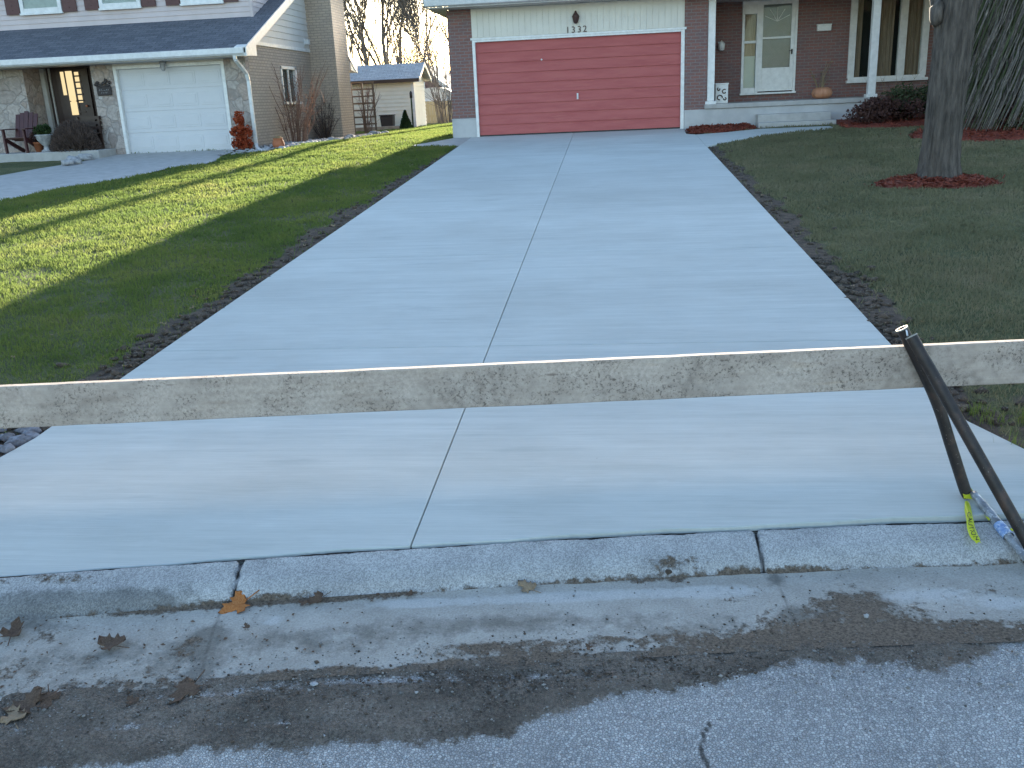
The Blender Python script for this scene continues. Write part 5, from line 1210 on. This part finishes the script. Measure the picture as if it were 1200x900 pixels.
m = MB(); m.box(bx0[0]-.15, bx0[0]+.15, 23.6, 23.9, 1.53, 2.0); m.box(bx0[0]-.165, bx0[0]+.165, 23.585, 23.915, 1.965, 2.0); m.build('box', 'white', o, bevel=.01)
m = MB()
for cx, cz, r_, a0, a1 in ((-.05, 1.66, .07, 0, 5), (.06, 1.80, .06, 1, 6), (-.07, 1.86, .045, 2, 7), (.08, 1.64, .05, 3, 8)):
    m.tube([(bx0[0]+cx+r_*math.cos(a)*(1-.08*a), 23.592, cz+r_*math.sin(a)*(1-.08*a)) for a in np.linspace(a0, a1, 14)], .014, 6)
m.build('scroll_pattern', 'twigd', o)

# ---- things at the neighbour's house
# adirondack chair
cx, cy, cz = AY(26, 160, 22.35)[0], 22.3, 1.10
o = thing('garden_chair', 'maroon slatted garden chair on the neighbour porch', 'chair', (cx, cy, cz))
for k in range(5):
    m = MB(); x_ = cx-.22+.11*k; hgt = .92+.07*(1-abs(k-2)/2); m.beam((x_, cy+.16, cz+.28), (x_*1.0+(k-2)*.012, cy+.42, cz+hgt), .107, .02, (0, 1, 0)); m.build('back_slat', 'plum', o)
m = MB()
for k in range(5): m.box(cx-.28, cx+.28, cy-.28+.1*k, cy-.20+.1*k, cz+.36-.018*k, cz+.38-.018*k)
m.build('seat', 'plum', o)
for s in (-1, 1):
    m = MB(); m.box(cx+s*.27-.02, cx+s*.27+.02, cy-.30, cy-.22, cz, cz+.56); m.build('leg', 'plum', o)
    m = MB(); m.beam((cx+s*.27, cy-.26, cz+.34), (cx+s*.25, cy+.42, cz+.02), .04, .09, (0, 0, 1)); m.build('leg', 'plum', o)
    m = MB(); m.box(cx+s*.30-.07, cx+s*.30+.07, cy-.34, cy+.34, cz+.56, cz+.585); m.build('arm_rest', 'plum', o)
# bench
bx_ = AY(108, 172, 22.5)[0]; o = thing('bench', 'dark slatted bench beside the stone pier on the neighbour porch', 'bench', (bx_, 22.5, 1.10)); m = MB()
for k in range(4): m.box(bx_-.42, bx_+.22, 22.3+.1*k, 22.38+.1*k, 1.48, 1.505)
m.build('seat', 'brown', o); m = MB()
for k in range(3): m.box(bx_-.42, bx_+.22, 22.73, 22.755, 1.58+.12*k, 1.66+.12*k)
m.build('backrest', 'brown', o)
for s in (-.38, .18):
    for q in (22.32, 22.70): m = MB(); m.box(bx_+s-.025, bx_+s+.025, q-.025, q+.025, 1.1, 1.48 if q < 22.5 else 1.9); m.build('leg', 'brown', o)
# dark dry mound in front of the door
p = AY(88, 172, 22.25); rg = np.random.default_rng(3); o = thing('dry_bush', 'large dark rounded dried bush before the neighbour door', 'shrub', (p[0], 22.3, 1.10)); m = MB()
n = 6500; a = rg.uniform(0, 2*PI, n); q = rg.uniform(.0, 1, n)**.5; zt = np.sqrt(np.maximum(0, 1-q*q))*rg.uniform(.35, 1.0, n)**.7
P_ = np.stack([p[0]+np.cos(a)*q*.60, 22.3+np.sin(a)*q*.42, 1.08+zt*.72], 1); U = np.stack([np.cos(a)*q*.7, np.sin(a)*q*.7, .5+zt], 1)+rg.normal(size=(n, 3))*.25; U /= np.linalg.norm(U, axis=1)[:, None]
Nn = np.cross(U, rg.normal(size=(n, 3))); Nn /= np.linalg.norm(Nn, axis=1)[:, None]; m.quads(P_, Nn, U, rg.uniform(.04, .08, n), rg.uniform(.003, .008, n)); m.build('foliage', 'twigd', o)
m = MB()
for k in range(30): a_ = k*2.4; m.tube([(p[0], 22.3, 1.08), (p[0]+.25*math.cos(a_), 22.3+.18*math.sin(a_), 1.5), (p[0]+.4*math.cos(a_), 22.3+.3*math.sin(a_), 1.75)], [.012, .008, .003], 4)
m.build('stem', 'twigd', o)
# urn with a plant
p = AY(56, 179, 22.2); u0 = (p[0], 22.2, 1.10); o = thing('urn_planter', 'pale grey urn planter with greenery left of the dry bush', 'planter', u0); m = MB()
m.lathe([(.13, 0), (.14, .03), (.07, .07), (.06, .14), (.12, .20), (.19, .30), (.21, .38), (.23, .40), (.23, .42), (.18, .42), (.15, .36), (0, .35)], u0, 18); m.build('urn', 'stonepale', o)
m = MB(); leafball(m, (u0[0], u0[1], u0[2]+.52), (.2, .2, .14), 500, .03, rg); m.build('foliage', 'green', o)
p = AY(42, 168, 22.3); u0 = (p[0], 22.4, 1.10); o = thing('flower_pot', 'small dark reddish pot with a plant between the chair and the urn', 'flower pot', (u0)); m = MB()
m.lathe([(.08, 0), (.12, .2), (.135, .2), (.135, .24), (.11, .24), (.1, .2), (0, .2)], u0, 14); m.build('pot', 'terracotta', o); m = MB(); leafball(m, (u0[0], u0[1], u0[2]+.36), (.16, .14, .15), 380, .03, rg); m.build('foliage', 'purple', o)
# pale rocks before the step
for k, (px, py, r_) in enumerate(((80, 185, .17), (93, 183, .14), (73, 186, .10))):
    p = AT(px, py, .05); m = MB(); m.blob((p[0], p[1]+.2, gz(p[0], p[1])+.10), (r_*1.4, r_, r_*.7), amp=.3, seed=k+40)
    tag(m.build('rock', 'stonepale', loc=(p[0], p[1]+.2, gz(p[0], p[1]))), ('largest pale rock below the neighbour porch step', 'pale rock on the right of the pair below the porch step', 'smallest pale rock at the left below the porch step')[k], 'rock', 'pale rocks below the porch')
# plaque
p = AY(122.5, 104, YN); o = thing('wall_plaque', 'dark iron plaque with leaf ornament left of the white garage door', 'plaque', (p[0], YN-.03, p[2])); m = MB()
m.box(p[0]-.19, p[0]+.19, YN-.04, YN-.012, p[2]-.16, p[2]+.06); m.build('plate', 'grime', o, bevel=.01); m = MB()
for k in range(9): m.blob((p[0]-.19+.045*k, YN-.035, p[2]+.10+.05*math.sin(k*1.7)), (.05, .012, .035), seed=k)
m.blob((p[0]+.08, YN-.035, p[2]+.19), (.05, .012, .05), seed=20); m.build('leaf_ornament', 'grime', o); m = MB(); rr = random.Random(2)
for zz_, n_ in ((-.03, 6), (-.09, 4)):
    for k in range(n_): x_ = p[0]+(k-(n_-1)/2)*.045; m.beam((x_-.010, YN-.045, p[2]+zz_-.018), (x_+.012, YN-.045, p[2]+zz_+rr.uniform(-.005, .022)), .010, .004, (0, 1, 0))
m.build('lettering', 'stonepale', o)
# red shrub, pot, downspout bed
p = AT(286, 180); rg = np.random.default_rng(17); c0_ = (AY(286, 178, 22.45)[0], 22.42, gz(-9, 22.4)); o = thing('red_shrub', 'small red leaved shrub beside the white garage door', 'shrub', c0_); m = MB()
for dx, dz_, r_ in ((.0, .76, .14), (-.12, .46, .15), (.15, .45, .15), (.0, .55, .14), (-.10, .20, .17), (.12, .18, .18), (.02, .33, .15)): leafball(m, (c0_[0]+dx, c0_[1], c0_[2]+dz_), (r_*.9, r_*.8, r_*.6), 150, .032, rg)
n = 420; hh = rg.uniform(.05, .95, n); q_ = np.where(hh > .62, .10, .24)*rg.uniform(.3, 1.15, n); a = rg.uniform(0, 2*PI, n); P_ = np.stack([c0_[0]+np.cos(a)*q_, c0_[1]+np.sin(a)*q_*.8, c0_[2]+hh], 1); U = rg.normal(size=(n, 3)); U /= np.linalg.norm(U, axis=1)[:, None]; Nn = np.cross(U, rg.normal(size=(n, 3))); Nn /= np.linalg.norm(Nn, axis=1)[:, None]; m.quads(P_, Nn, U, rg.uniform(.02, .04, n), rg.uniform(.01, .02, n))
m.build('foliage', 'redleaf', o); m = MB()
for dx in (-.12, 0, .12): m.tube([(c0_[0], c0_[1], c0_[2]-.05), (c0_[0]+dx*.6, c0_[1], c0_[2]+.4), (c0_[0]+dx, c0_[1], c0_[2]+.8)], [.015, .01, .005], 5)
m.build('stem', 'twigd', o)
px_ = AX(326, 178, -8.15); pot = (-8.12, float(px_[1]), gz(-8.2, px_[1])); o = thing('flower_pot', 'round orange terracotta pot at the foot of the bare climbing shrub', 'flower pot', pot); m = MB()
m.lathe([(.07, 0), (.12, .04), (.148, .12), (.138, .19), (.105, .24), (.118, .25), (.118, .27), (.095, .27), (.08, .24), (0, .22)], pot, 20); m.build('pot', 'terracotta', o)
m = MB(); leafball(m, (pot[0], pot[1], pot[2]+.27), (.08, .08, .04), 200, .02, rg); m.build('foliage', 'straw', o)
brush('bare_climber', 'tall reddish leafless shrub before the side window of the neighbour house', (-8.35, 24.7, gz(-8.3, 24.7)), 34, 2.1, .75, 'twig', 7, thick=.012, lean=(.02, .1))
brush('bare_climber', 'low dark leafless shrub against the buff brick wall before the chimney', (-8.4, 27.4, gz(-8.3, 27.2)), 24, 1.0, .6, 'twigd', 9, thick=.009)
brush('bare_climber', 'dark vine standing in the corner of the wall and the chimney', (-8.5, 27.75, gz(-8.3, 27.7)), 14, 1.6, .35, 'twigd', 10, thick=.009)
# bed edging along the wall
bx, by = np.meshgrid(np.linspace(0, 1, 8), np.linspace(21.5, 30.4, 60)); e0_ = np.interp(by, [21.5, 22.4, 26, 30.4], [-8.75, -8.0, -7.45, -7.25]); e_l = np.where(by < 22.78, -9.25, -8.80)
X_ = e_l+(e0_-e_l)*bx; struct(gridmesh('planting_bed', X_, by, T(X_, by)+.02+.04*fbm(X_, by, 5, 3, 77), 'soil'), 'soil bed along the buff brick side wall', 'soil', 'stuff')
rr = random.Random(6); m0 = MB(); m0.blob((0, 0, .05), (.13, .09, .075), amp=.25, seed=61); proto = m0.build('edging_stone', 'stonepale', loc=(0, 0, 0))
for k, yv in enumerate(np.linspace(21.6, 30.2, 34)):
    o = proto if k == 0 else copy_tree(proto); xe = float(np.interp(yv, [21.5, 22.4, 26, 30.4], [-8.75, -8.0, -7.45, -7.25]))
    o.location = (xe+rr.gauss(0, .03), yv, gz(xe, yv)-.01); o.rotation_euler = (0, 0, rr.uniform(0, 6)); s = rr.uniform(.7, 1.25); o.scale = (s, s, s*rr.uniform(.6, 1))
    tag(o, 'pale edging stone in the row along the bed by the buff brick wall', 'stone', 'edging stones along the side bed')
mb = MB()
for k in range(260):
    y_ = rr.uniform(21.4, 26); xe = float(np.interp(y_, [21.5, 22.4, 26], [-8.75, -8.0, -7.45])); x_ = rr.uniform(-9.2 if y_ < 22.7 else -8.75, xe); r_ = rr.uniform(.02, .05); mb.blob((x_, y_, gz(x_, y_)+.05), (r_*1.2, r_, r_*.6), amp=.3, seed=k)
struct(mb.build('gravel', 'stonepale'), 'loose pale gravel by the garage corner and side bed', 'gravel', 'stuff')
# ---- trellis, shed and back yard
p0 = AY(409, 95, 32); p1 = AY(432, 94, 32); pb = AY(418, 162, 32); zb = gz(-8, 32); o = thing('trellis', 'brown wooden trellis with bare vines right of the chimney', 'trellis', ((p0[0]+p1[0])/2, 32, zb)); xa, xb = p0[0]+.05, p1[0]+.12; zt_ = p0[2]-.03
for x_ in np.linspace(xa, xb, 3): m = MB(); m.box(x_-.03, x_+.03, 31.98, 32.02, zb-.1, zt_); m.build('post', 'trellisdark', o)
for z_ in np.linspace(zb+.3, zt_-.03, 7): m = MB(); m.box(xa-.05, xb+.05, 31.955, 31.979, z_-.025, z_+.025); m.build('rung', 'trellisdark', o)
brush('bare_vine', 'bare vine climbing through the wooden trellis', ((xa+xb)/2+.1, 31.9, zb), 16, 1.7, .45, 'twig', 31, cat='vine', thick=.012, lean=(.12, 0))
Y0, Y1 = 37.0, 39.1; sx0, sx1 = -11.2, -7.62; zs = gz(-9, 37)-.1
o = thing('garden_shed', 'cream sided garden shed with a low grey roof behind the neighbour house', 'shed', (sx1, Y0, zs))
m = MB(); m.siding(sx0, sx1-.1, zs+.05, 2.80, Y0, .15, .026); m.siding(Y0+.1, Y1, zs+.05, 2.80, sx1, .15, .026, 'y', 1)
m.siding(Y0, Y1, 2.80, 3.34, sx1, .15, .026, 'y', 1, lambda z: (Y0+(z-2.80)/.50, Y1-(z-2.80)/.50) if z < 3.30 else None)
m.box(sx0, sx1-.01, Y0+.01, Y1-.01, zs-.1, 2.8); m.add([(sx1-.005, Y0, 2.8), (sx1-.005, Y1, 2.8), (sx1-.005, (Y0+Y1)/2, 3.32)], [(0, 1, 2)])
m.build('wall', 'shedcream', o)
m = MB(); m.box(sx1-.1, sx1+.022, Y0-.022, Y0+.1, zs, 2.8); pdr = AY(438, 120, Y0)[0]; m.box(pdr-.02, pdr+.02, Y0-.03, Y0-.0, zs+.05, 2.72); m.build('corner_trim', 'white', o)
m = MB(); m.box(pdr+.025, pdr+.04, Y0-.022, Y0-.0, zs+.05, 2.72); m.build('door_seam', 'brown', o)
m = MB(); P = [(Y0-.25, 2.78), ((Y0+Y1)/2, 3.40), (Y1+.25, 2.78)]; xl_, xr_ = sx0-.2, sx1+.28
m.add([(x, y, z+q) for x in (xl_, xr_) for q in (0, -.07) for y, z in P], [(0, 6, 7, 1), (1, 7, 8, 2), (3, 4, 10, 9), (4, 5, 11, 10), (0, 3, 9, 6), (2, 8, 11, 5), (6, 9, 10, 7), (7, 10, 11, 8), (0, 1, 4, 3), (1, 2, 5, 4)])
r_ = m.build('roof', 'shingle2', o); m = MB(); m.box(xl_, xr_, Y0-.27, Y0-.255, 2.66, 2.79); m.build('fascia', 'brown', r_)
m = MB(); m.add([(xr_+d, y, z+q) for d in (.005, .03) for (y, z) in P for q in (.02, -.13)], [(0, 1, 3, 2), (2, 3, 5, 4), (6, 8, 9, 7), (8, 10, 11, 9), (1, 7, 9, 3), (3, 9, 11, 5), (0, 2, 8, 6), (2, 4, 10, 8)]); m.build('rake_board', 'white', r_)
p = AY(455, 150, 36.3); z_ = gz(p[0], 36.3); m = MB(); m.prism([(p[0]-.22, z_), (p[0]+.22, z_), (p[0]+.26, z_+.5), (p[0]-.26, z_+.5)], 'y', 36.1, 36.5); o = thing('storage_tub', 'dark grey tub standing before the shed wall', 'tub', (p[0], 36.3, z_)); m.build('tub', 'grime', o, bevel=.03); m = MB(); m.box(p[0]-.28, p[0]+.28, 36.08, 36.52, z_+.5, z_+.54); m.build('rim', 'grime', o, bevel=.01)
p = AY(476, 152, 35.6); z_ = gz(p[0], 35.6); o = thing('cone_conifer', 'small dark cone shaped evergreen at the right corner of the shed', 'conifer', (p[0], 35.6, z_)); m = MB(); n = 1500; h_ = rg.uniform(0, 1, n); a = rg.uniform(0, 2*PI, n); rad = (1-h_)*.24*rg.uniform(.6, 1.05, n)
P_ = np.stack([p[0]+np.cos(a)*rad, 35.6+np.sin(a)*rad, z_+.03+h_*.62], 1); U = rg.normal(size=(n, 3)); U /= np.linalg.norm(U, axis=1)[:, None]; Nn = np.cross(U, rg.normal(size=(n, 3))); Nn /= np.linalg.norm(Nn, axis=1)[:, None]; m.quads(P_, Nn, U, rg.uniform(.03, .06, n), rg.uniform(.02, .03, n)); m.build('foliage', 'green', o); m = MB(); m.tube([(p[0], 35.6, z_-.05), (p[0], 35.6, z_+.55)], [.02, .008], 6); m.build('trunk', 'bark', o)
p = AY(484.5, 152, 36.0); z_ = gz(p[0], 36); o = thing('garden_post', 'thin dark green metal post at the shed corner', 'post', (p[0], 36, z_)); m = MB(); m.tube([(p[0], 36, z_-.1), (p[0], 36, z_+1.35)], .03, 8); m.build('shaft', 'green', o); m = MB(); m.lathe([(.05, 0), (.055, .2), (.03, .22), (0, .22)], (p[0], 36, z_+1.1), 10); m.build('head', 'grime', o)
# low timber edging before the shed
a = AY(430, 157, 35.2); b = AY(470, 151, 35.6); m = MB(); m.beam((a[0]-.5, 34.6, gz(-9, 35)+.06), (b[0], 35.3, gz(-9, 35)+.06), .14, .16); o = m.build('timber_edging', 'trelliswood', loc=(a[0], 34.8, gz(-9, 35)), bevel=.01); tag(o, 'pale timber edging lying on the grass before the shed', 'timber')
# wooden fence beyond
p0 = AY(494, 120, 45); p1 = AY(560, 118, 45); zf = gz(-8, 45)-.15; o = thing('wooden_fence', 'wooden board fence with backlit gold put into its colour between the shed and the brick house', 'fence', (p0[0], 45, zf)); m = MB(); x_ = p0[0]-.6; rr = random.Random(2)
while x_ < p1[0]: m.box(x_, x_+.128, 45-.01, 45+.012, zf, 1.92+rr.uniform(-.02, .02)); x_ += .14
m.build('boards', 'wood', o); m = MB(); m.box(p0[0]-.6, p1[0], 45.014, 45.06, 1.2, 1.3); m.box(p0[0]-.6, p1[0], 45.014, 45.06, 1.7, 1.78); m.build('rail', 'wood', o)
x_ = p0[0]-.4
while x_ < p1[0]: m = MB(); m.box(x_, x_+.1, 45.06, 45.16, zf, 1.95); m.build('post', 'wood', o); x_ += 1.8
# cream rounded cover above the fence
p = AY(513, 118, 49); m = MB(); prof_ = [(p[0]-1.1, gz(-8, 49))]+[(p[0]-1.1*math.cos(t), 2.05+.55*math.sin(t)) for t in np.linspace(0, PI, 14)]+[(p[0]+1.1, gz(-8, 49))]; o = thing('garden_canopy', 'cream round topped canopy showing above the wooden fence', 'canopy', (p[0], 49, gz(-8, 49))); m.prism(prof_, 'y', 48, 50.5); m.build('cover', 'cream', o); m = MB(); m.box(p[0]-1.14, p[0]+1.14, 47.97, 48.0, 1.95, 2.05); m.build('hem', 'white', o)
# far brick house with a white gable edge
Yb = 58; a = AY(493, 100, Yb); o = thing('brick_house', 'distant red brick house with white gable edge behind the shed and fence', 'house', (a[0], Yb, gz(-8, Yb))); ap = AY(491, 76, Yb); rt = AY(528, 105, Yb)
sl = (ap[2]-rt[2])/(rt[0]-ap[0]); xl_ = ap[0]-4.5; xr_ = rt[0]+1.2; ze = ap[2]-sl*4.5
m = MB(); m.prism([(xl_+.3, gz(-8, Yb)-.1), (xr_-.3, gz(-8, Yb)-.1), (xr_-.3, ap[2]-sl*(xr_-.3-ap[0])-.1), (ap[0], ap[2]-.12), (xl_+.3, ze+.2)], 'y', Yb, Yb+8); m.build('wall', 'brick', o)
m = MB(); m.prism([(xl_-.2, ze-.05), (ap[0], ap[2]+.05), (xr_, ap[2]-sl*(xr_-ap[0])+.05), (xr_, ap[2]-sl*(xr_-ap[0])-.12), (ap[0], ap[2]-.11), (xl_-.2, ze-.2)], 'y', Yb-.35, Yb+8.3); rf = m.build('roof', 'shingle2', o)
m = MB(); m.beam((ap[0], Yb-.38, ap[2]-.03), (xr_, Yb-.38, ap[2]-sl*(xr_-ap[0])-.03), .24, .05, (0, 1, 0)); m.beam((ap[0], Yb-.38, ap[2]-.03), (xl_-.2, Yb-.38, ze-.1), .24, .05, (0, 1, 0)); m.build('rake_board', 'white', rf)
p = AY(497, 105, Yb-.1); m = MB(); m.box(p[0]-.06, p[0]+.06, Yb-.1, Yb, .9, 3.1); m.build('downspout', 'white', o)
# overhead wire
a = AY(300, 10, 50); b = AY(600, 30, 50); m = MB(); m.tube([Vector(a).lerp(Vector(b), k/12)+Vector((0, 0, -.35*math.sin(PI*k/12))) for k in range(13)], .016, 5); tag(m.build('overhead_cable', 'wire', loc=tuple(a)), 'thin dark overhead cable crossing the sky before the bare trees', 'cable')

# ------------------------------------------------------------------ light, sky, camera
wd = bpy.data.worlds.new('World'); sc.world = wd; wd.use_nodes = True
wn = wd.node_tree; sky = wn.nodes.new('ShaderNodeTexSky'); sky.sky_type = 'NISHITA'; sky.sun_disc = False
EL, TX = 11.5, .060
sky.sun_elevation = R(EL); sky.sun_rotation = math.atan(TX); sky.air_density = 1.0; sky.dust_density = .8; sky.ozone_density = 1.6
bg = wn.nodes['Background']; bg.inputs['Strength'].default_value = .11; wn.links.new(sky.outputs[0], bg.inputs['Color'])
sl_ = bpy.data.lights.new('sun', 'SUN'); sl_.energy = 5.0; sl_.angle = R(.55); sl_.color = (1.0, .88, .70)
so = bpy.data.objects.new('sun', sl_); COL.objects.link(so)
sdir = Vector((TX, 1, math.tan(R(EL))*math.hypot(1, TX)))
so.rotation_euler = sdir.to_track_quat('Z', 'Y').to_euler(); so.location = (3, 40, 30)
cam = bpy.data.cameras.new('camera'); co = bpy.data.objects.new('camera', cam); COL.objects.link(co); sc.camera = co
cam.sensor_width = 36; cam.sensor_fit = 'HORIZONTAL'; cam.lens = F/1200*36; cam.clip_start = .05; cam.clip_end = 2000
mw = Matrix.Identity(4)
for i in range(3):
    for j in range(3): mw[i][j] = MC[i][j]
mw[2][3] = ZC; co.matrix_world = mw
sc.view_settings.view_transform = 'Standard'; sc.view_settings.look = 'None'; sc.view_settings.gamma = 1; sc.view_settings.use_curve_mapping = False
sc.view_settings.exposure = 2.35
sc.cycles.max_bounces = 8; sc.cycles.transparent_max_bounces = 8; sc.cycles.caustics_reflective = False; sc.cycles.caustics_refractive = False
sc.cycles.use_denoising = True; sc.cycles.denoiser = 'OPENIMAGEDENOISE'; sc.cycles.denoising_input_passes = 'RGB_ALBEDO_NORMAL'; sc.cycles.denoising_prefilter = 'NONE'
